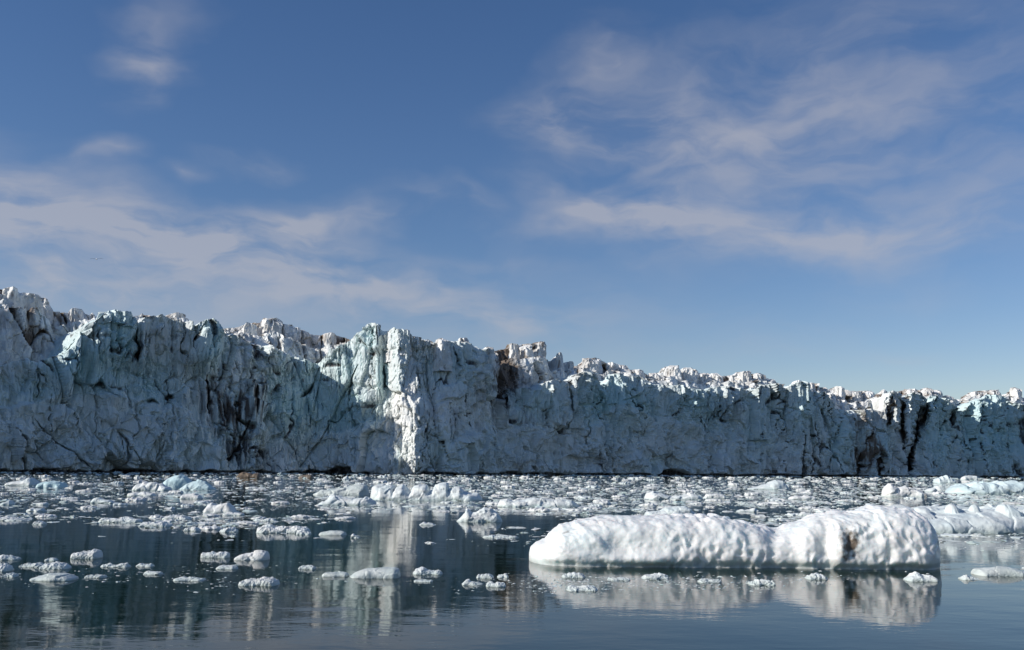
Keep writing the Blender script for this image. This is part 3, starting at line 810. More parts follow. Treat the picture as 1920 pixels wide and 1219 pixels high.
def spire(px, ytop, wpx, lean, seed):
    pf = float(interp(np.array([px]), FRONT)[0]); Y0 = float(interp(np.array([px]), BASE)[0])
    Y = Y0 + (4.5 if pf - ytop < 6 else 22.0)
    top = at_depth(np.array([float(px)]), np.array([float(ytop)]), np.array([Y]))[0]
    w = wpx / FPX * Y
    H = max(2.2 * w, 4.5) + 2.0
    na, nl = 40, 44
    th = np.linspace(0, 2 * math.pi, na); t = np.linspace(0, 1, nl)
    r = np.random.RandomState(seed)
    # angular plan: a few planes cut the column
    ang = np.arange(5) * 2 * math.pi / 5 + r.uniform(-0.45, 0.45, 5); off = r.uniform(0.36, 0.62, 5)
    R = np.full(na, 0.75)
    for a_, o_ in zip(ang, off):
        c = np.cos(th - a_); R = np.where(c > 0.05, np.minimum(R, o_ / np.maximum(c, 0.05)), R)
    R[-1] = R[0]
    taper = np.interp(t, [0, 0.55, 0.82, 0.93, 1.0], [1.5, 1.15, 1.0, 0.86, 0.02])
    X = np.cos(th)[None] * R[None] * taper[:, None] * w
    Yy = np.sin(th)[None] * R[None] * taper[:, None] * w * 1.3
    Z = np.broadcast_to((t * H)[:, None], X.shape).copy()
    # slanting top
    sl = r.uniform(-1.3, 1.3, 2)
    Z += (np.clip((t - 0.8) / 0.2, 0, 1) * (1 - t ** 8))[:, None] * (sl[0] * X + sl[1] * Yy)
    X = X + lean * (Z - H * 0.6) * (Z > H * 0.6)
    P = np.stack([X, Yy, Z], -1)
    n = fbm(P[..., 0] / 1.4 + seed * 3.1, P[..., 1] / 1.4, P[..., 2] / 2.6, 4, 0.55)
    fl = ridged(P[..., 0] / 1.1 + seed, P[..., 1] / 1.1, P[..., 2] / 5.0, 2) - 0.5
    rad = np.stack([np.broadcast_to(np.cos(th), X.shape), np.broadcast_to(np.sin(th), X.shape), np.zeros_like(X)], -1)
    P = P + rad * ((0.24 * n + 0.26 * fl) * min(w, 3.0) * (taper[:, None] > 0.1))[..., None]
    P[:, -1] = P[:, 0]
    zc = P[..., 2].max()
    P = P + np.array([top[0], top[1], top[2] - zc])
    cd = sstep(fbm(P[..., 0] / 2, P[..., 1] / 2, P[..., 2] / 3 + seed, 3), 0.0, 0.35)
    dirt = np.maximum(0.8 * cd * np.exp(-(top[2] - P[..., 2]) / 1.8), 0.62 * sstep(fbm(P[..., 0] / 1.2, P[..., 1] / 1.2, P[..., 2] / 6, 3), 0.02, 0.3))
    blue = np.full(X.shape, 0.5 if 690 < px < 712 or 200 < px < 215 else 0.06)
    brown = np.full(X.shape, 0.7)
    V = P.reshape(-1, 3); c = np.array([top[0], top[1], 0])
    me = mesh_np('serac', V - c, grid_faces(nl, na), {'blue': blue, 'dirt': dirt, 'brown': brown, 'crust_sun': blue * 0}, M_GLACIER, smooth=False)
    obj('serac', me, glacier, tuple(c - np.array([0, 230, 0])))


for i, sp in enumerate(SPIRES):
    spire(*sp, 500 + i)

# ------------------------------------------------------------------ floating ice
G_FLOE = 'distinct ice floes adrift in the fjord'


def loft(x0, x1, yb, prof, depth, seed, amp=0.1, freq=2.2, spike=0.0, tint=0.1, dirt=None, wet=0.5, p=2.6, res=1.3, nacross=None,
         scallop=None, endk=0.14, tilt=0.0, lobes=0.0, knobs=(), wn=0.25, grey=0.0):
    """an ice floe whose top follows prof [(fraction, row of the top)] between x0 and x1; yb = row of its front waterline.
    Returns vertices (world), faces and attributes"""
    xm = 0.5 * (x0 + x1)
    F0 = on_water(np.array([xm]), np.array([float(yb)]))[0]
    Yf = F0[1]
    L = (x1 - x0) / FPX * Yf
    Wd = depth * L if depth < 0 else depth
    Wd = abs(depth) * L if depth < 0 else depth
    na = int(np.clip((x1 - x0) / res, 22, 620)); nb = nacross or int(np.clip(na * 0.7, 26, 80))
    s = np.linspace(0, 1, na)
    edge = np.minimum(s, 1 - s) / endk
    ew = np.clip(edge, 0, 1); ew = np.sqrt(np.clip(1 - (1 - ew) ** 2, 0, 1))
    pxs = x0 + (x1 - x0) * s
    prng = np.array(prof, float)
    ytop = np.interp(s, prng[:, 0], prng[:, 1])
    ax = Yf + Wd * 0.5 + tilt * (s - 0.5) * L
    T = at_depth(pxs, ytop, ax)
    hgt = np.maximum(T[:, 2] * (0.66 if L < 1.3 else 1.0), 0.02)
    hw = Wd * 0.5 * ew * (0.92 + wn * perlin(s * 2.6 + seed, s * 0 + seed * 3.7, s * 0))
    hw = np.maximum(hw, 0.002)
    ph = np.linspace(-0.42, math.pi + 0.42, 600)
    c = np.cos(ph); sn = np.sin(ph)
    cy = -np.sign(c) * np.abs(c) ** (2 / p); sz = np.sign(sn) * np.abs(sn) ** (2 / p)
    hm = max(hgt.mean(), 0.1 * Wd)
    arc = np.concatenate([[0], np.cumsum(np.hypot(np.diff(cy) * Wd * 0.5, np.diff(sz) * hm * 1.6))])
    # more rows on the side towards the viewer and the top than on the back
    wgt = np.interp(cy, [-1, 0.4, 1], [1.0, 1.0, 0.5])
    arc = np.concatenate([[0], np.cumsum(np.diff(arc) * wgt[1:])])
    aq = np.linspace(0, arc[-1], nb)
    cy = np.interp(aq, arc, cy); sz = np.interp(aq, arc, sz)
    X = np.broadcast_to(T[:, 0], (nb, na)).copy()
    Y = ax[None] + hw[None] * cy[:, None]
    Z = np.where(sz[:, None] >= 0, sz[:, None] * hgt[None], sz[:, None] * np.maximum(hgt, 0.12)[None])
    P = np.stack([X, Y, Z], -1)
    N = grid_normals(P)
    if N[nb // 2, na // 2, 2] < 0: N = -N
    up = np.array([0, 0, 1.0]); e3 = (ew ** 1.5)[None, :, None]
    N = N * e3 + up * (1 - e3) * 0.3
    damp = (0.06 + 0.94 * ew ** 1.5)[None]
    k = freq
    n = fbm(P[..., 0] * k + seed * 7.1, P[..., 1] * k, P[..., 2] * k * 1.2, 4, 0.55)
    D = amp * n + 0.018 * min(L, 2.0) * fbm(P[..., 0] * k * 2.2, P[..., 1] * k * 2.2 + seed, P[..., 2] * k * 2.6, 3, 0.6)
    if scallop is None:
        q1, q2, ex, ey, s1, s2, s3 = cells(P[..., 0] * k * 0.9 + seed * 1.3, (P[..., 1] * 0.7 + P[..., 2] * 1.3) * k * 0.9, seed + 5)
        D = D + amp * (1.5 * ex * (s1 - 0.5) + 1.5 * ey * (s2 - 0.5) + 0.7 * (s3 - 0.5) - 0.15 * (1 - sstep(q2 - q1, 0, 0.1)))
    if lobes > 0:
        f1, f2, *_ = cells(P[..., 0] * k * 0.9 + seed, (P[..., 1] + P[..., 2] * 1.2) * k * 0.9, seed)
        D = D + lobes * (0.5 - f1)
    if spike > 0:
        n2 = ridged(P[..., 0] * k * 1.5 + seed, P[..., 1] * k * 1.5, P[..., 2] * k * 1.5, 3) - 0.45
        n3 = ridged(P[..., 0] * k * 5 + seed, P[..., 1] * k * 5, P[..., 2] * k * 5, 2) - 0.4
        D = D + spike * (0.75 * n2 + 0.35 * n3) * (0.35 + 0.65 * np.clip(sz, 0, 1))[:, None]
    if scallop is not None:
        D = D + scallop(P)
    P = P + N * (D * damp)[..., None]
    for (kx, kf, kr, kh) in knobs:
        kX = T[:, 0][int(np.clip((kx - x0) / (x1 - x0) * (na - 1), 0, na - 1))]; r = kr / FPX * Yf
        kY = Yf + Wd * 0.5 * (1 + kf)
        wob = 1 + 0.8 * fbm(1.3 * P[..., 0] / r + kx, 1.3 * P[..., 1] / r, P[..., 2] / r, 3)
        d2 = (((P[..., 0] - kX) / r) ** 2 + ((P[..., 1] - kY) / (r * 1.1)) ** 2) * wob
        P[..., 2] += 0.68 * kh * np.clip(1 - d2, 0, 1) ** 0.6 * (P[..., 2] > 0.02)
    zn = P[..., 2] / (hgt[None] + 0.02)
    dt = np.zeros((nb, na)) if dirt is None else np.broadcast_to(dirt(pxs[None], project(P)[1], P), (nb, na))
    wv = wet * (1 - sstep(P[..., 2], 0.0, 0.10 + 0.16 * hgt[None].clip(0, 2)))
    wv = np.maximum(wv, grey * (0.8 + 0.8 * fbm(P[..., 0] * k, P[..., 1] * k + seed, P[..., 2] * k, 3)))
    tn = tint + 0.25 * fbm(P[..., 0] * 0.9 * k + seed, P[..., 1] * k, P[..., 2] * k, 2)
    V = P.reshape(-1, 3)
    a = np.cross(P[nb // 2, na // 2 + 1] - P[nb // 2, na // 2], P[nb // 2 + 1, na // 2] - P[nb // 2, na // 2])
    return V, grid_faces(nb, na, flip=a[2] < 0), {'tint': tn, 'dirt': dt, 'wet': wv}


def place(name, data, label, cat='ice floe', mat=None, group=None, smooth=True):
    V, F, A = data
    c = V.mean(axis=0); c[2] = 0
    me = mesh_np(name, V - c, F, A, mat or M_FLOE, smooth=smooth)
    o = obj(name, me, None, tuple(c))
    return tag(o, label, cat, group)


# --- the large iceberg in front
BERG = [(986, 1037), (989, 1025), (1000, 1017), (1017, 1009), (1035, 994), (1047, 983.5), (1065, 981), (1085, 976), (1115, 969), (1135, 967.5),
        (1160, 967), (1210, 969), (1260, 965.5), (1292, 967), (1335, 966), (1372, 972), (1397, 979), (1422, 984), (1447, 986), (1461, 984), (1483, 976),
        (1517, 970), (1542, 965), (1567, 961), (1608, 962), (1628, 956), (1650, 950), (1678, 952), (1706, 955), (1720, 958), (1734, 970), (1752, 986), (1757, 1000)]


def berg_scallops(P):
    x, y, z = P[..., 0], P[..., 1], P[..., 2]
    px, py = project(P)
    wx = x + 0.22 * fbm(x * 2, y * 2, z * 2, 3); wz = z + 0.35 * (y - 21) + 0.18 * fbm(x * 2 + 5, y * 2, z * 2, 3)
    f1, f2, *_ = cells(wx / 0.235, wz / 0.29, 77)
    g1, g2, *_ = cells(wx / 0.17 + 4, wz / 0.2, 91)
    mask = sstep(px, 1175, 1300) * (1 - 0.75 * np.exp(-((px - 1475) / 45.0) ** 2))
    mask = np.maximum(mask, 0.25)
    amt = 0.35 + 1.0 * sstep(fbm(x * 1.1 + 3, y * 1.1, z * 1.6, 3), -0.25, 0.3)
    d = mask * amt * (-0.07 * (1 - sstep(f1, 0.0, 0.62)) + 0.03 - 0.022 * (1 - sstep(g1, 0, 0.6)))
    # hollow left of the centre, notch between the two lobes, blunt right end
    d = d - 0.16 * np.exp(-((px - 1165) / 45.0) ** 2 - ((py - 1020) / 26.0) ** 2)
    d = d + 0.12 * np.exp(-((px - 1215) / 45.0) ** 2 - ((py - 1050) / 14.0) ** 2)
    d = d - 0.10 * np.exp(-((px - 1449 - 14 * fbm(z * 3, z * 0, z * 0 + 3, 2)) / 15.0) ** 2) - 0.10 * np.exp(-((px - 1485) / 26.0) ** 2)
    d = d - 0.16 * np.exp(-((px - 1548) / 14.0) ** 2 - ((py - 1025) / 34.0) ** 2) + 0.12 * np.exp(-((px - 1572) / 12.0) ** 2 - ((py - 1030) / 34.0) ** 2)
    # slanting ribs at the left end
    left = 1 - sstep(px, 1110, 1220)
    rr = ridged((x + 0.8 * z) / 0.9, z * 0.5, 3.3, 3)
    d = d + left * 0.07 * (rr - 0.4) + 0.06 * left * fbm(x * 2.5 + z * 2, y * 2, z * 3.5, 4)
    d = d + 0.025 * fbm(x * 7, y * 7, z * 7, 4)
    # undercut at the waterline
    d = d - 0.10 * np.exp(-((z - 0.03) / 0.09) ** 2)
    return d


def berg_dirt(px, py, P):
    n = fbm(P[..., 0] * 6, P[..., 1] * 6, P[..., 2] * 6, 3)
    a = 1.0 * np.exp(-((px - 1553 + (py - 1010) * 0.05) / 26.0) ** 2 - ((py - 1018) / 42.0) ** 2)
    a = np.maximum(a, 0.42 * np.exp(-((px - 1595) / 50.0) ** 2 - ((py - 985) / 14.0) ** 2))
    b = 0.45 * np.exp(-((px - 1022) / 22.0) ** 2 - ((py - 1035) / 22.0) ** 2) + 0.5 * np.exp(-(((px - 1060) + (py - 995) * 1.6) / 9.0) ** 2 - ((py - 998) / 9.0) ** 2)
    c = 0.45 * np.exp(-((px - 1449) / 4.0) ** 2 - ((py - 995) / 14.0) ** 2)
    return np.clip(np.maximum(np.maximum(a, b), c) * (0.75 + 1.1 * n), 0, 1)


bp0 = [((x - 986) / 771.0, y) for x, y in BERG]
place('iceberg', loft(992, 1744, 1067, bp0, 3.2, 3, amp=0.07, freq=1.2, tint=0.08, dirt=berg_dirt, wet=0.5, p=2.9, res=1.25, nacross=230,
                      scallop=berg_scallops, endk=0.085, wn=0.10), 'large white dimpled iceberg with a brown dirt patch near its right end', 'iceberg', M_BERG)

# --- every other floe that can be told apart: x0, x1, waterline row, top profile [(fraction, row)], depth (m, or -ratio), options, label
D1 = [(0, 1), (.12, .35), (.3, .1), (.5, 0), (.7, .1), (.88, .4), (1, 1)]


def dome(y0, y1, k=D1):
    return [(f, y1 + (y0 - y1) * v) for f, v in k]


LUMPY = [(0, 1), (.06, .55), (.15, .3), (.25, .35), (.33, .05), (.42, .2), (.55, .0), (.66, .25), (.74, .15), (.85, .45), (.94, .6), (1, 1)]
FLAT = [(0, 1), (.08, .4), (.25, .15), (.45, .25), (.6, 0), (.75, .2), (.92, .35), (1, 1)]
LPEAK = [(0, 1), (.1, .5), (.22, .05), (.32, .0), (.42, .3), (.6, .45), (.8, .6), (1, 1)]
RPEAK = [(0, 1), (.15, .7), (.35, .5), (.55, .35), (.68, .05), (.78, 0), (.9, .35), (1, 1)]
BLOCK = [(0, 1), (.05, .6), (.14, .25), (.3, .05), (.55, 0), (.82, .06), (.95, .3), (1, 1)]
FL = [
    # the big pieces in the middle distance
    (695, 905, 939, [(0, 930), (.02, 912), (.06, 909), (.15, 908), (.2, 912), (.215, 922), (.24, 913), (.29, 911), (.33, 918), (.36, 924), (.4, 912), (.44, 909), (.5, 911), (.53, 920), (.56, 918), (.58, 910), (.62, 906), (.685, 907), (.7, 918), (.74, 914), (.8, 913), (.83, 920), (.9, 925), (.96, 926), (1, 937)], 3.2, dict(amp=.12, freq=1.2, tint=.25, lobes=.1), 'long white floe crowned with rounded knobs below the sunlit buttress'),
    (595, 706, 948, [(0, 946), (.1, 940), (.22, 931), (.32, 928), (.42, 930), (.52, 932), (.62, 936), (.75, 936), (.82, 931), (.9, 932), (1, 944)], 1.8, dict(amp=.12, freq=1.6, tint=.25), 'white humped floe just left of and nearer than the knob-crowned floe'),
    (588, 692, 929, [(0, 926), (.15, 919), (.3, 917), (.5, 915), (.7, 911), (.85, 908), (.95, 911), (1, 925)], 2.6, dict(grey=.5, amp=.12, freq=1.3, tint=.02), 'greyish wedge-topped floe behind the white humped floe'),
    (932, 1086, 951, [(0, 948), (.04, 937), (.12, 934), (.2, 938), (.35, 937), (.45, 933), (.55, 936), (.65, 937), (.75, 935), (.9, 938), (1, 948)], 1.6, dict(amp=.1, freq=1.5, tint=.2, lobes=.06), 'long low white floe up-left of the large iceberg'),
    (856, 942, 979, [(0, 977), (.1, 969), (.18, 962), (.22, 955), (.27, 957), (.33, 961), (.45, 957), (.6, 953), (.75, 955), (.88, 962), (.96, 970), (1, 977)], .95, dict(amp=.06, freq=2.4, tint=.2, lobes=.04), 'white pointed floe alone on open water left of the large iceberg'),
    (308, 366, 916, [(0, 913), (.06, 903), (.2, 896), (.4, 891), (.55, 888), (.7, 892), (.85, 900), (1, 914)], 2.6, dict(amp=.15, freq=.9, tint=.85, wet=.1), 'pale teal domed floe, tall, under the left glacier wall'),
    (338, 404, 919, [(0, 917), (.15, 910), (.4, 903), (.55, 901), (.75, 906), (.9, 911), (1, 917)], 1.8, dict(amp=.12, freq=1.1, tint=.8, wet=.1), 'lower teal wedge floe touching the right side of the teal dome'),
    (249, 322, 920, dome(918, 903, LUMPY), 1.6, dict(amp=.14, freq=1.3, tint=.15), 'white lumpy floe touching the left side of the teal dome'),
    (14, 74, 911, dome(909, 896, RPEAK), 2.4, dict(amp=.12, freq=1.0, tint=.2), 'pale sloping floe in the far left pack'),
    (74, 124, 915, dome(914, 902), 2.0, dict(amp=.12, freq=1.0, tint=.85, wet=.1), 'dull teal low floe in the far left pack'),
    (383, 444, 963, [(0, 961), (.06, 953), (.15, 947), (.25, 944), (.4, 946), (.55, 944), (.75, 943), (.85, 949), (.95, 957), (1, 961)], 1.0, dict(amp=.05, freq=2.2, tint=.0, wet=.3), 'cream-white domed floe with smaller ice stuck to its right'),
    (418, 458, 967, dome(966, 957, FLAT), .6, dict(amp=.04, freq=3, tint=.05, spike=.02), 'flat crusty floe at the foot of the cream-white dome'),
    (306, 358, 975, dome(974, 961, LUMPY), .8, dict(amp=.05, freq=3, tint=.05, spike=.03), 'white crusty floe left of the cream-white dome'),
    (172, 218, 944, dome(943, 932, LPEAK), .9, dict(amp=.06, freq=2.2, tint=.3), 'single-peaked pale floe in the left pack'),
    (60, 90, 947, dome(946, 940, BLOCK), .6, dict(amp=.04, freq=2.2, tint=.1), 'small smooth oval floe in the left pack'),
    (0, 26, 947, dome(946, 934, RPEAK), .8, dict(amp=.04, freq=2.2, tint=.25), 'pale upright floe at the left edge of the picture'),
    (-8, 56, 977, dome(976, 965, LPEAK), .8, dict(amp=.06, freq=3, tint=.02, spike=.03), 'long crusty floe at the left edge on the pack border'),
    (64, 86, 984, dome(983, 974, LUMPY), .4, dict(amp=.04, freq=4, spike=.03), 'small crusty floe on the left border of the pack'),
    (185, 268, 980, dome(978, 970, FLAT), .7, dict(amp=.05, freq=3, spike=.03), 'long thin crusty floe on the left border of the pack'),
    (264, 322, 988, dome(986, 972, LUMPY), .9, dict(amp=.06, freq=3, spike=.04), 'thick crusty floe at the right end of the thin crusty one'),
    (240, 292, 931, dome(930, 922, FLAT), 1.0, dict(amp=.06, freq=2.2), 'low white floe below the teal dome'),
    (338, 380, 936, dome(935, 925), .9, dict(amp=.06, freq=2.2, tint=.05), 'grey-white rounded floe right below the teal dome'),
    (482, 582, 1000, [(0, 998), (.03, 988), (.12, 986), (.28, 984), (.33, 988), (.5, 987), (.65, 989), (.72, 987), (.85, 990), (.95, 991), (1, 998)], .8, dict(amp=.05, freq=3.2, spike=.05), 'long crusty floe, its front edge nearest the open dark water'),
    (412, 446, 998, dome(997, 985, LUMPY), .5, dict(amp=.05, freq=4, spike=.04), 'lumpy floe just left of the long crusty floe'),
    (346, 376, 996, dome(995, 986, LUMPY), .5, dict(amp=.05, freq=4, spike=.04), 'small crusty floe on the pack border left of the lumpy one'),
    (494, 518, 978, dome(977, 969, LUMPY), .4, dict(amp=.04, freq=4, spike=.03), 'small bumpy floe behind the long crusty floe'),
    (598, 650, 1004, dome(1002, 991, BLOCK), .55, dict(grey=.5, amp=.02, freq=3, tint=.05, wet=.3), 'smooth flat grey floe on dark water right of the long crusty floe'),
    (556, 584, 1003, dome(1002, 993, FLAT), .4, dict(amp=.04, freq=4, spike=.03), 'small crusty floe between the long crusty and the flat grey floe'),
    (658, 676, 1009, dome(1008, 997, LPEAK), .3, dict(amp=.03, freq=4, spike=.02), 'tiny peaked floe right of the flat grey floe'),
    (786, 818, 985, dome(984, 974, LPEAK), .4, dict(amp=.03, freq=4, tint=.05), 'small tent-shaped floe left of the pointed white floe'),
    (1208, 1306, 968, [(0, 965), (.06, 960), (.3, 958), (.42, 951), (.52, 952), (.62, 950), (.75, 948), (.85, 953), (1, 964)], 1.3, dict(amp=.07, freq=2, tint=.3), 'white floe right behind the top of the large iceberg'),
    (1208, 1318, 937, [(0, 934), (.04, 925), (.15, 922), (.3, 925), (.42, 930), (.6, 930), (.75, 924), (.85, 926), (1, 935)], 2.0, dict(amp=.1, freq=1.4, tint=.2), 'bright white flat-topped floe in the pack behind the large iceberg'),
    (1318, 1360, 935, dome(934, 926, BLOCK), 1.2, dict(amp=.08, freq=1.6, tint=.15), 'rounded white floe right of the bright flat-topped one'),
    (1402, 1478, 918, [(0, 916), (.25, 911), (.5, 906), (.68, 900), (.82, 900), (.93, 908), (1, 917)], 3.0, dict(amp=.1, freq=.9, tint=.3), 'white wedge-shaped floe rising to the right in the far pack'),
    (1478, 1530, 937, dome(936, 928, FLAT), 1.0, dict(amp=.06, freq=2, tint=.05), 'low oval white floe below the far wedge-shaped floe'),
    (1380, 1424, 960, dome(959, 949, RPEAK), .7, dict(amp=.05, freq=2.4, tint=.15), 'small humped floe above the dip in the large iceberg'),
    (1496, 1532, 968, dome(967, 956, LPEAK), .6, dict(amp=.05, freq=2.4, tint=.15), 'small peaked floe behind the right lobe of the large iceberg'),
    (1655, 1730, 932, [(0, 929), (.05, 914), (.15, 908), (.25, 912), (.35, 919), (.45, 914), (.55, 910), (.75, 917), (.9, 921), (1, 930)], 2.0, dict(amp=.14, freq=1.2, tint=.05, lobes=.1), 'jumbled white floe in the pack above the right lobe of the large iceberg'),
    (1698, 1736, 931, dome(930, 919, LUMPY), 1.4, dict(amp=.12, freq=1.3, tint=.0, dirt=lambda px, py, P: 0.45 + 0.4 * fbm(P[..., 0] * 2, P[..., 1] * 2, P[..., 2] * 2, 2)), 'yellowish dirty floe at the right foot of the jumbled white floe'),
    (1736, 1764, 922, dome(921, 910, RPEAK), 1.6, dict(amp=.1, freq=1.3, tint=.25), 'block-like white floe between the jumbled floe and the long teal row'),
    (1776, 1990, 927, [(0, 924), (.04, 914), (.1, 908), (.16, 911), (.22, 904), (.3, 908), (.33, 903), (.4, 908), (.44, 900), (.5, 906), (.58, 902), (.66, 904), (.75, 908), (.9, 910), (1, 925)], 5.0, dict(amp=.2, freq=.8, tint=.6, lobes=.12), 'long teal-white row of ice on the far right'),
    (1752, 1790, 906, dome(905, 892, LUMPY), 3.0, dict(amp=.2, freq=.8, tint=.5), 'teal-white hump at the foot of the right glacier wall'),
    (1802, 1832, 900, dome(899, 891, BLOCK), 2.5, dict(amp=.2, freq=.8, tint=.3), 'pale block right of the teal-white hump under the glacier'),
    (1630, 2010, 1000, [(0, 962), (.005, 954), (.02, 952), (.06, 954), (.13, 956), (.2, 957), (.3, 956), (.4, 957), (.5, 956), (.6, 956), (.7, 953), (.78, 952), (.9, 954), (1, 955)], 6.2, dict(amp=.14, freq=1.0, tint=.3, wet=.45, p=3.0, endk=.08, res=1.3, nacross=120,
        knobs=[(1642, .2, 14, .26), (1668, .5, 18, .16), (1720, .6, 30, .2), (1757, -.45, 12, .42), (1800, -.4, 11, .36), (1850, -.55, 22, .5), (1880, -.2, 10, .3), (1905, -.5, 20, .42), (1945, -.3, 24, .45), (1830, .6, 40, .2), (1890, .7, 30, .25), (1780, .7, 26, .22), (1980, .2, 30, .3), (1740, -.1, 16, .2), (1700, -.5, 18, .22)]), 'broad pale green-white floe reaching the right edge behind the large iceberg'),
    (445, 492, 896, dome(895, 886, [(0, 1), (.1, .3), (.3, 0), (.55, .2), (.66, .5), (.75, .1), (.9, .2), (1, 1)]), 3.0, dict(amp=.15, freq=.9, wet=0, dirt=lambda px, py, P: np.clip(1.0 + 0.5 * fbm(P[..., 0], P[..., 1], P[..., 2], 2), 0, 1.3)), 'dark brown sediment-covered floe under the left glacier wall'),
    (560, 588, 897, dome(896, 890, BLOCK), 2.2, dict(amp=.12, freq=.9, wet=0, dirt=lambda px, py, P: np.clip(.7 + 0.6 * fbm(P[..., 0], P[..., 1], P[..., 2], 2), 0, 1)), 'grey-brown dirty floe right of the dark brown one under the glacier'),
    (642, 654, 900, dome(898, 888, RPEAK), 1.2, dict(amp=.08, freq=1.3, tint=.2), 'small pointed white floe at the foot of the shadowed cave left of the buttress'),
    # foreground, left
    (137, 189, 1048, [(0, 1045), (.08, 1038), (.2, 1034), (.3, 1028), (.4, 1030), (.55, 1026), (.65, 1029), (.78, 1025), (.9, 1030), (1, 1044)], .5, dict(amp=.04, freq=4, spike=.06), 'crystalline lumpy floe alone at left on dark water'),
    (377, 431, 1046, [(0, 1043), (.05, 1033), (.2, 1036), (.4, 1032), (.55, 1035), (.7, 1031), (.85, 1034), (.96, 1033), (1, 1043)], .35, dict(amp=.03, freq=5, spike=.05), 'low knobbly floe left of the bright white block'),
    (441, 505, 1051, [(0, 1048), (.08, 1042), (.18, 1034), (.3, 1029), (.5, 1027), (.75, 1025), (.93, 1027), (.98, 1034), (1, 1047)], .6, dict(amp=.04, freq=3, tint=.0, lobes=.03, wet=.3), 'bright white blocky floe in the left foreground'),
    (406, 446, 1068, dome(1066, 1057, BLOCK), .35, dict(amp=.02, freq=4, spike=.02), 'small flat floe below the bright white block'),
    (326, 385, 1090, dome(1088, 1079, FLAT), .35, dict(grey=.5, amp=.02, freq=4, spike=.03), 'flat grey floe between the teal dome reflection and the crystal-studded floe'),
    (449, 524, 1099, [(0, 1094), (.1, 1086), (.25, 1084), (.4, 1086), (.5, 1080), (.65, 1079), (.8, 1080), (.93, 1084), (1, 1095)], .5, dict(amp=.03, freq=5, spike=.06, tint=.05), 'crystal-studded low floe, nearest of the left foreground ice'),
    (62, 143, 1090, [(0, 1083), (.15, 1077), (.35, 1072), (.5, 1070), (.7, 1071), (.85, 1074), (1, 1083)], .6, dict(grey=.5, amp=.02, freq=3, tint=.1, wet=.6), 'smooth low clear floe at lower left'),
    (78, 131, 1068, dome(1065, 1051, LUMPY), .45, dict(amp=.03, freq=5, spike=.05), 'crusty floe just above the smooth clear floe'),
    (-4, 36, 1051, dome(1049, 1037, LUMPY), .45, dict(amp=.03, freq=5, spike=.04), 'crusty floe at the left edge, uppermost of three'),
    (-6, 23, 1072, dome(1070, 1053, LUMPY), .4, dict(amp=.03, freq=5, spike=.04), 'crusty floe at the left edge, middle of three'),
    (7, 33, 1083, dome(1081, 1070, LUMPY), .3, dict(amp=.03, freq=5, spike=.04), 'crusty floe by the left edge, lowest of three'),
    (38, 84, 1064, dome(1062, 1052, RPEAK), .35, dict(amp=.03, freq=5, spike=.04), 'low crusty floe between the left-edge floes and the one above the clear floe'),
    (86, 108, 1052, dome(1051, 1043, LUMPY), .25, dict(amp=.02, freq=5, spike=.03), 'tiny crusty floe left of the crystalline lumpy floe'),
    (190, 245, 1064, [(0, 1061), (.15, 1056), (.3, 1053), (.4, 1058), (.6, 1057), (.75, 1053), (.9, 1055), (1, 1062)], .3, dict(amp=.02, freq=6, spike=.04), 'thin two-bumped floe below the crystalline lumpy floe'),
    (256, 289, 1063, dome(1061, 1053, LPEAK), .25, dict(amp=.02, freq=5, spike=.02), 'small floe right of the thin two-bumped floe'),
    (270, 304, 1078, dome(1076, 1069, BLOCK), .25, dict(amp=.02, freq=5, spike=.02), 'small flat oval floe below the two-bumped floe'),
    (160, 200, 1084, dome(1082, 1076, FLAT), .25, dict(amp=.02, freq=6, spike=.03), 'faint slushy floe right of the smooth clear floe'),
    # foreground, middle
    (604, 654, 1082, dome(1080, 1069, BLOCK), .4, dict(grey=.5, amp=.02, freq=4, tint=.05), 'smooth oval floe left of the grey rounded floe'),
    (657, 751, 1085, [(0, 1081), (.08, 1071), (.2, 1064), (.35, 1060), (.5, 1057), (.7, 1055), (.9, 1055), (.97, 1059), (1, 1078)], .7, dict(grey=.5, amp=.03, freq=2.5, tint=.05, wet=.5), 'grey rounded translucent floe in the sunlit reflection'),
    (774, 830, 1078, [(0, 1074), (.08, 1066), (.25, 1064), (.35, 1060), (.45, 1065), (.6, 1067), (.8, 1069), (.92, 1070), (1, 1076)], .4, dict(amp=.03, freq=4, spike=.05), 'white spiky floe right of the grey rounded floe'),
    (776, 812, 1092, dome(1090, 1085, FLAT), .25, dict(grey=.5, amp=.01, freq=5, spike=.02), 'thin grey floe below the white spiky floe'),
    (866, 905, 1098, dome(1096, 1082, LPEAK), .35, dict(amp=.02, freq=4, spike=.03), 'smooth small floe, left one of a loose group of four before the large iceberg'),
    (893, 926, 1085, dome(1083, 1071, LUMPY), .3, dict(amp=.02, freq=5, spike=.03), 'small floe, top one of a loose group of four before the large iceberg'),
    (911, 949, 1101, dome(1099, 1088, FLAT), .3, dict(amp=.02, freq=5, spike=.03), 'small floe, lowest of a loose group of four before the large iceberg'),
    (932, 954, 1084, dome(1082, 1073, RPEAK), .25, dict(amp=.02, freq=5, spike=.03), 'small floe, right one of a loose group of four before the large iceberg'),
    (560, 592, 1068, dome(1066, 1057, FLAT), .3, dict(amp=.02, freq=5, spike=.04), 'slushy floe right of the bright white block'),
    (905, 972, 1009, dome(1007, 1001, FLAT), .5, dict(amp=.03, freq=4, spike=.03), 'thin pale floe just left of the top of the large iceberg'),
    # foreground, right
    (1696, 1754, 1091, [(0, 1087), (.12, 1078), (.25, 1070), (.35, 1066), (.45, 1069), (.55, 1076), (.7, 1074), (.85, 1076), (.95, 1079), (1, 1088)], .5, dict(amp=.04, freq=3.5, spike=.03), 'white lumpy floe at the right foot of the large iceberg'),
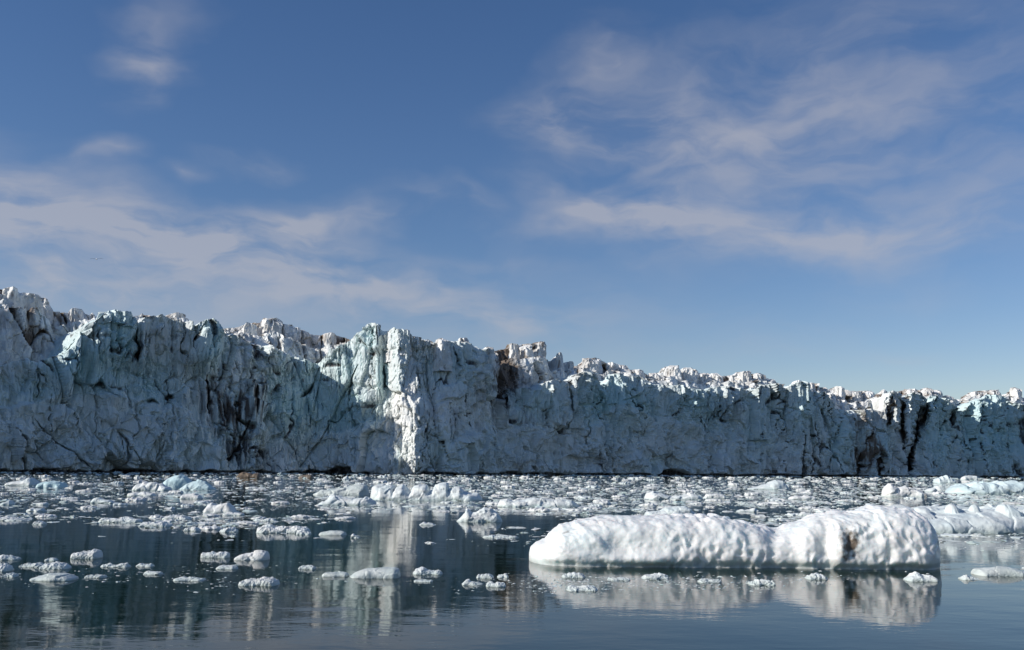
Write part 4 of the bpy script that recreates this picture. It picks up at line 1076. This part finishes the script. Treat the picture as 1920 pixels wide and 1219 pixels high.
    (1826, 1914, 1081, [(0, 1075), (.08, 1062), (.25, 1058), (.5, 1056), (.7, 1057), (.9, 1062), (1, 1073)], .7, dict(grey=.5, amp=.03, freq=2.2, tint=.05, wet=.5), 'smooth grey humped floe at lower right'),
    (1799, 1834, 1088, dome(1086, 1075, LPEAK), .35, dict(amp=.03, freq=4, spike=.03), 'small white floe touching the left of the smooth grey humped floe'),
    (1203, 1254, 1087, dome(1085, 1074, BLOCK), .4, dict(amp=.03, freq=4, spike=.03), 'white oval floe in front of the middle of the large iceberg'),
    (1053, 1097, 1084, dome(1082, 1072, LUMPY), .35, dict(amp=.03, freq=5, spike=.04), 'crusty floe in front of the left end of the large iceberg'),
    (1062, 1121, 1109, dome(1107, 1095, FLAT), .45, dict(amp=.03, freq=4, spike=.04), 'crusty flat floe on the reflection of the left end of the large iceberg'),
    (1138, 1182, 1089, dome(1087, 1081, FLAT), .3, dict(amp=.02, freq=5, spike=.03), 'thin floe between the crusty and the white oval floe'),
    (1510, 1551, 1087, dome(1085, 1073, LUMPY), .35, dict(amp=.03, freq=5, spike=.04), 'crusty floe in front of the brown patch of the large iceberg'),
    (1403, 1452, 1098, dome(1096, 1085, LUMPY), .4, dict(amp=.03, freq=6, spike=.06, tint=.15), 'slushy crystal floe in front of the dip in the large iceberg'),
    (1308, 1352, 1093, dome(1091, 1085, FLAT), .35, dict(amp=.02, freq=6, spike=.05), 'low slushy floe right of the white oval floe'),
]
for i, (x0, x1, yb, prof, dep, opt, label) in enumerate(FL):
    cat = 'ice floe'
    place('ice_floe', loft(x0, x1, yb, prof, dep, 10 + i * 3, res=opt.pop('res', 1.0), **opt), label, cat, None, G_FLOE, smooth='spike' not in opt)

# --- lumps of brash ice: the larger ones singly, the countless small rest as one mass
rng = np.random.RandomState(42)
EDGE = [(-400, 984), (0, 984), (200, 986), (330, 998), (450, 1000), (600, 985), (680, 972), (760, 962), (860, 966), (1000, 972), (1150, 985), (1700, 1000), (1760, 1014), (1920, 1018), (2320, 1020)]


def lump_proto(seed, nseg, nring, spiky):
    r = np.random.RandomState(seed)
    th = np.linspace(0, 2 * math.pi, nseg, endpoint=False)
    V = []
    rad = 1 + 0.28 * r.normal(size=nseg) * 0.8
    for k in range(nring):
        t = k / (nring - 1.0)
        rr = math.cos(t * 1.25) ** 0.8
        for j in range(nseg):
            jj = 1 + spiky * r.normal() * 0.35
            V.append((rad[j] * rr * jj * math.cos(th[j]), rad[j] * rr * jj * math.sin(th[j]), -0.25 + 1.25 * math.sin(t * 1.5) * (1 + spiky * 0.3 * r.normal())))
    V.append((0.2 * r.normal(), 0.2 * r.normal(), 1.0 + 0.3 * r.random()))
    V = np.array(V)
    F = []
    for k in range(nring - 1):
        for j in range(nseg):
            a = k * nseg + j; b = k * nseg + (j + 1) % nseg
            F.append((a, b, b + nseg)); F.append((a, b + nseg, a + nseg))
    tp = len(V) - 1; base = (nring - 1) * nseg
    for j in range(nseg):
        F.append((base + j, base + (j + 1) % nseg, tp))
    return V, np.array(F)


FLX = np.array([(f[0], f[1], f[2]) for f in FL] + [(986, 1757, 1067)], float)


def pack_density(px, py):
    P = on_water(px, py)
    e = interp(px, EDGE)
    n = fbm(P[:, 0] / 9.0, P[:, 1] / 11.0, P[:, 0] * 0, 5, 0.6)
    d = 1 - sstep(py + 16 * n, e - 14, e + 3)
    open_ = np.exp(-((px - 520) / 90) ** 2 - ((py - 962) / 14) ** 2) * 0.8 + np.exp(-((px - 250) / 70) ** 2 - ((py - 962) / 10) ** 2) * 0.9 + np.exp(-((px - 880) / 120) ** 2 - ((py - 985) / 18) ** 2)
    near = np.clip((py - 903) / 60, 0, 1)
    d = d * (1.2 * (1 - near) + near * (0.05 + 0.95 * sstep(n, -0.12, 0.3))) * (0.55 + 0.45 * sstep(px, 450, 850)) * (1 - 0.85 * np.clip(open_, 0, 1))
    # strings of ice in the open foreground
    band = 0.0
    for cx, cy, rx, ry, k in [(150, 1068, 260, 20, .16), (450, 1078, 150, 26, .10), (640, 1085, 160, 16, .05), (900, 1090, 90, 14, .10), (1080, 1095, 90, 16, .45), (1300, 1092, 220, 12, .26), (1550, 1090, 180, 12, .18), (1830, 1088, 110, 16, .35),
                              (700, 1010, 250, 16, .12), (930, 1008, 110, 14, .22), (1850, 1018, 120, 12, .5), (60, 1040, 120, 12, .08)]:
        band = np.maximum(band, k * np.exp(-((px - cx) / rx) ** 2 - ((py - cy) / ry) ** 2))
    return np.maximum(d, band * sstep(n, -0.2, 0.3) * 1.3)


def scatter(n, ylo, yhi, gamma):
    px = rng.uniform(-420, 2340, n)
    py = ylo + (yhi - ylo) * rng.uniform(0, 1, n) ** gamma
    wy = water_y(px, interp(px, BASE) - 2.0)
    py = py + (wy - 893.0) * np.clip((960 - py) / 70, 0, 1)
    keep = (py > wy + 0.3) & (rng.uniform(0, 1, n) < pack_density(px, py))
    # nothing inside the large iceberg
    keep &= ~((px > 985) & (px < 1760) & (py > 1020) & (py < 1070))
    return px[keep], py[keep]


# single lumps
NS = 230
sp_x, sp_y = scatter(2600, 897, 1010, 1.1)
sel = []
for i in range(len(sp_x)):
    if len(sel) >= NS: break
    if not (-40 < sp_x[i] < 1960): continue
    clash = ((FLX[:, 0] - 6 < sp_x[i]) & (sp_x[i] < FLX[:, 1] + 6) & (np.abs(FLX[:, 2] - 4 - sp_y[i]) < 7)).any()
    if clash: continue
    if any(abs(sp_x[i] - sp_x[j]) < 14 and abs(sp_y[i] - sp_y[j]) < 3 for j in sel): continue
    sel.append(i)
protos = []
for k in range(14):
    r = np.random.RandomState(900 + k)
    na, nb = 34, 18
    s = np.linspace(0, 1, na); ph = np.linspace(-0.35, math.pi + 0.35, nb)
    prof = np.clip(np.sin(s * math.pi), 0, 1) ** r.uniform(0.35, 0.7)
    bumps = 0.55 + 0.75 * np.abs(fbm(s * r.uniform(3, 6) + k * 3, s * 0 + k, s * 0, 3)) * 2
    hgt = prof * np.clip(bumps, 0.3, 1.5); hgt = hgt / hgt.max()
    c, sn = np.cos(ph), np.sin(ph)
    cy = -np.sign(c) * np.abs(c) ** 0.8; sz = np.sign(sn) * np.abs(sn) ** 0.8
    hw = (np.clip(np.sin(s * math.pi), 0, 1) ** 0.5) * (0.8 + 0.4 * fbm(s * 4, s * 0 + k * 2.2, s * 0, 2)) * 0.5
    P = np.stack([np.broadcast_to(s - 0.5, (nb, na)), hw[None] * cy[:, None], np.where(sz[:, None] > 0, sz[:, None] * hgt[None], sz[:, None] * 0.5)], -1)
    N = grid_normals(P * np.array([1, 1, 0.35]))
    if N[nb // 2, na // 2, 2] < 0: N = -N
    n = fbm(P[..., 0] * 6 + k * 9, P[..., 1] * 6, P[..., 2] * 3, 4, 0.6)
    P = P + N * np.array([0.09, 0.12, 0.45]) * n[..., None]
    wv = 0.4 * (1 - sstep(P[..., 2], 0.0, 0.25))
    tn = np.full((nb, na), [0.0, 0.05, 0.1, 0.0, 0.3, 0.1, 0.05][k % 7])
    a = np.cross(P[nb // 2, na // 2 + 1] - P[nb // 2, na // 2], P[nb // 2 + 1, na // 2] - P[nb // 2, na // 2])
    protos.append(mesh_np('ice_lump', P.reshape(-1, 3), grid_faces(nb, na, flip=a[2] < 0), {'tint': tn, 'dirt': tn * 0, 'wet': wv}, M_FLOE))
lumps = []
for i in sel:
    px, py = sp_x[i], sp_y[i]
    p = on_water(np.array([px]), np.array([py]))[0]
    wpx = (13 + 0.22 * (py - 895)) * rng.uniform(0.8, 1.7)
    L = wpx / FPX * p[1]
    h = L * rng.uniform(0.06, 0.19) * (1.25 if py < 915 else 1.0)
    o = obj('ice_lump', protos[rng.randint(len(protos))], None, (p[0], p[1] + L * 0.25, 0))
    o.scale = (L * (1 if rng.rand() > 0.5 else -1), L * rng.uniform(0.7, 1.3), h)
    o.rotation_euler = (0, 0, rng.uniform(-0.5, 0.5))
    lumps.append((o, px, py))

# each lump is told by the nearest landmark floe, the side it lies on and its rank there
MARKS = [(337, 905, 'the tall teal dome'), (45, 905, 'the pale sloping far-left floe'), (195, 940, 'the single-peaked pale floe'), (75, 944, 'the small smooth oval floe'), (20, 972, 'the crusty floe at the left edge'), (225, 978, 'the long thin crusty floe'),
         (412, 955, 'the cream-white domed floe'), (530, 994, 'the long crusty floe at the open water'), (468, 892, 'the dark brown floe'), (640, 918, 'the greyish wedge-topped floe'), (650, 940, 'the white humped floe'), (800, 922, 'the knob-crowned floe'), (900, 968, 'the lone pointed floe'),
         (1008, 943, 'the long low floe'), (1262, 930, 'the bright flat-topped floe'), (1256, 958, 'the floe behind the iceberg top'), (1440, 910, 'the far white wedge'), (1504, 933, 'the low oval floe'), (1402, 955, 'the small humped floe'), (1690, 920, 'the jumbled white floe'),
         (1870, 915, 'the long teal-white row'), (1820, 970, 'the broad green-white floe'), (1514, 962, 'the small peaked floe')]
buckets = {}
for o, px, py in lumps:
    m = min(MARKS, key=lambda q: (q[0] - px) ** 2 + (3 * (q[1] - py)) ** 2)
    dx, dy = px - m[0], 3 * (py - m[1])
    side = ('right of' if dx > 0 else 'left of') if abs(dx) > abs(dy) else ('nearer than' if dy > 0 else 'beyond')
    buckets.setdefault((m[2], side), []).append((math.hypot(dx, dy), o))
ORD = ['nearest', 'second nearest', 'third nearest', 'fourth nearest', 'fifth nearest', 'sixth nearest', 'seventh nearest', 'eighth nearest', 'ninth nearest', 'tenth nearest', 'eleventh nearest', 'twelfth nearest', 'thirteenth nearest', 'fourteenth nearest', 'fifteenth nearest', 'sixteenth nearest']
for (mk, side), lst in buckets.items():
    lst.sort(key=lambda q: q[0])
    for r, (d_, o) in enumerate(lst):
        tag(o, 'small white ice lump %s %s, %s' % (side, mk, ORD[r] if r < len(ORD) else 'one of the farther ones'), 'ice lump', 'ice lumps in the crowded pack')


def brash(px, py, wpx, hfac, name, label, nseg=7, nring=3):
    n = len(px)
    C0 = on_water(px, py)
    L = wpx / FPX * C0[:, 1] * 0.5
    prot = [lump_proto(300 + k, nseg, nring, 0.9) for k in range(16)]
    which = rng.randint(0, 16, n)
    fl = 0.75 + 0.5 * np.clip((905 - py) / 12, 0, 1)
    ang = rng.uniform(0, 2 * math.pi, n)
    asp = rng.uniform(0.55, 1.0, n)
    hz = fl * L * hfac * np.exp(0.5 * np.clip(rng.normal(size=n), -2, 2))
    Vs, Fs, Ts, Ws = [], [], [], []
    off = 0
    for k in range(16):
        m = which == k
        if not m.any(): continue
        V, F = prot[k]
        c, s = np.cos(ang[m]), np.sin(ang[m])
        x = V[None, :, 0] * L[m, None]; y = V[None, :, 1] * (L * asp)[m, None]
        X = x * c[:, None] - y * s[:, None] + C0[m, 0:1]
        Y = x * s[:, None] + y * c[:, None] + C0[m, 1:2]
        Z = V[None, :, 2] * hz[m, None]
        vv = np.stack([X, Y, Z], -1).reshape(-1, 3)
        nv = len(V)
        ff = (F[None] + (np.arange(m.sum()) * nv)[:, None, None]).reshape(-1, 3) + off
        off += len(vv)
        Vs.append(vv); Fs.append(ff)
        t = np.repeat(rng.uniform(0, 1, m.sum()) ** 3 * 0.6, nv)
        Ts.append(t); Ws.append(np.repeat(rng.uniform(0, 1, m.sum()) ** 1.3 * 0.75, nv))
    V = np.concatenate(Vs); F = np.concatenate(Fs)
    me = mesh_np(name, V, F, {'tint': np.concatenate(Ts), 'dirt': np.zeros(len(V)), 'wet': np.concatenate(Ws)}, M_FLOE, smooth=False)
    return tag(obj(name, me), label, 'brash ice', kind='stuff')


bx, by = scatter(27000, 893.5, 1020, 1.25)
bw = (4.5 + 0.10 * np.clip(by - 895, 0, 200)) * np.exp(0.5 * np.clip(rng.normal(size=len(bx)), -2, 1.7))
fx = rng.uniform(-420, 2340, 1100)
fy = water_y(fx, interp(fx, BASE) - rng.uniform(-0.5, 9.0, len(fx)) ** 1.0 - 1.0)
keep = fbm(fx / 60.0, fx * 0, fx * 0 + 6, 3) > -0.12
fx, fy = fx[keep], fy[keep]
fw = 5.0 * np.exp(0.6 * np.clip(rng.normal(size=len(fx)), -2, 1.8))
bx = np.concatenate([bx, fx]); by = np.concatenate([by, fy]); bw = np.concatenate([bw, fw])
brash(bx, by, bw, 0.135, 'brash_ice', 'countless small white lumps of brash ice crowding the water before the glacier')
sx, sy = scatter(120000, 905, 1115, 1.0)
sw = (1.6 + 0.018 * np.clip(sy - 900, 0, 220)) * np.exp(0.45 * np.clip(rng.normal(size=len(sx)), -2, 1.8))
brash(sx, sy, sw, 0.14, 'ice_slush', 'fine ice slush and crystals drifting between the floes', nseg=5, nring=2)

# ------------------------------------------------------------------ gull in flight
gp = at_depth(np.array([181.0]), np.array([486.0]), 95.0)[0]
M_GULLW = plain_material('gull_white', (0.8, 0.8, 0.8))
M_GULLG = plain_material('gull_grey', (0.16, 0.17, 0.18))
gull = bpy.data.objects.new('gull', None); COL.objects.link(gull)
gull.location = tuple(gp); gull.rotation_euler = (0.1, -0.12, 0.5)
tag(gull, 'tiny gull gliding with spread wings in the sky above the left glacier', 'bird')
na, nb = 16, 10
t = np.linspace(0, 1, na); ph = np.linspace(0, 2 * math.pi, nb)
rr = np.interp(t, [0, .08, .2, .3, .5, .75, .92, 1], [.004, .03, .042, .036, .065, .045, .02, .03])
rz = rr * np.interp(t, [0, .85, 1], [1, 1, .25])
P = np.stack([np.cos(ph)[:, None] * rr[None], np.broadcast_to(0.22 - 0.46 * t, (nb, na)), np.sin(ph)[:, None] * rz[None]], -1)
obj('body', mesh_np('body', P.reshape(-1, 3), grid_faces(nb, na), None, M_GULLW), gull)
for sgn in (-1, 1):
    nn, mm = 14, 7
    e = np.linspace(0, 1, nn); c = np.linspace(-1, 1, mm)
    xs = 0.03 + 0.55 * e
    zs = 0.10 * np.sin(e * 2.2) - 0.06 * e * e
    ym = 0.05 + 0.06 * np.sin(e * math.pi) - 0.10 * e * e
    ch = 0.085 * (1 - e) ** 0.45 + 0.004
    up = np.stack([np.broadcast_to(sgn * xs, (mm, nn)), ym[None] + ch[None] * c[:, None], zs[None] + 0.012 * (1 - c[:, None] ** 2) * (1 - e[None] * .7)], -1)
    lo = up.copy(); lo[..., 2] -= 0.012 * (1 - c[:, None] ** 2) * 1.4 + 0.001
    V = np.concatenate([up.reshape(-1, 3), lo.reshape(-1, 3)])
    F = np.concatenate([grid_faces(mm, nn), grid_faces(mm, nn, True) + mm * nn])
    obj('wing', mesh_np('wing', V, F, None, M_GULLG), gull)
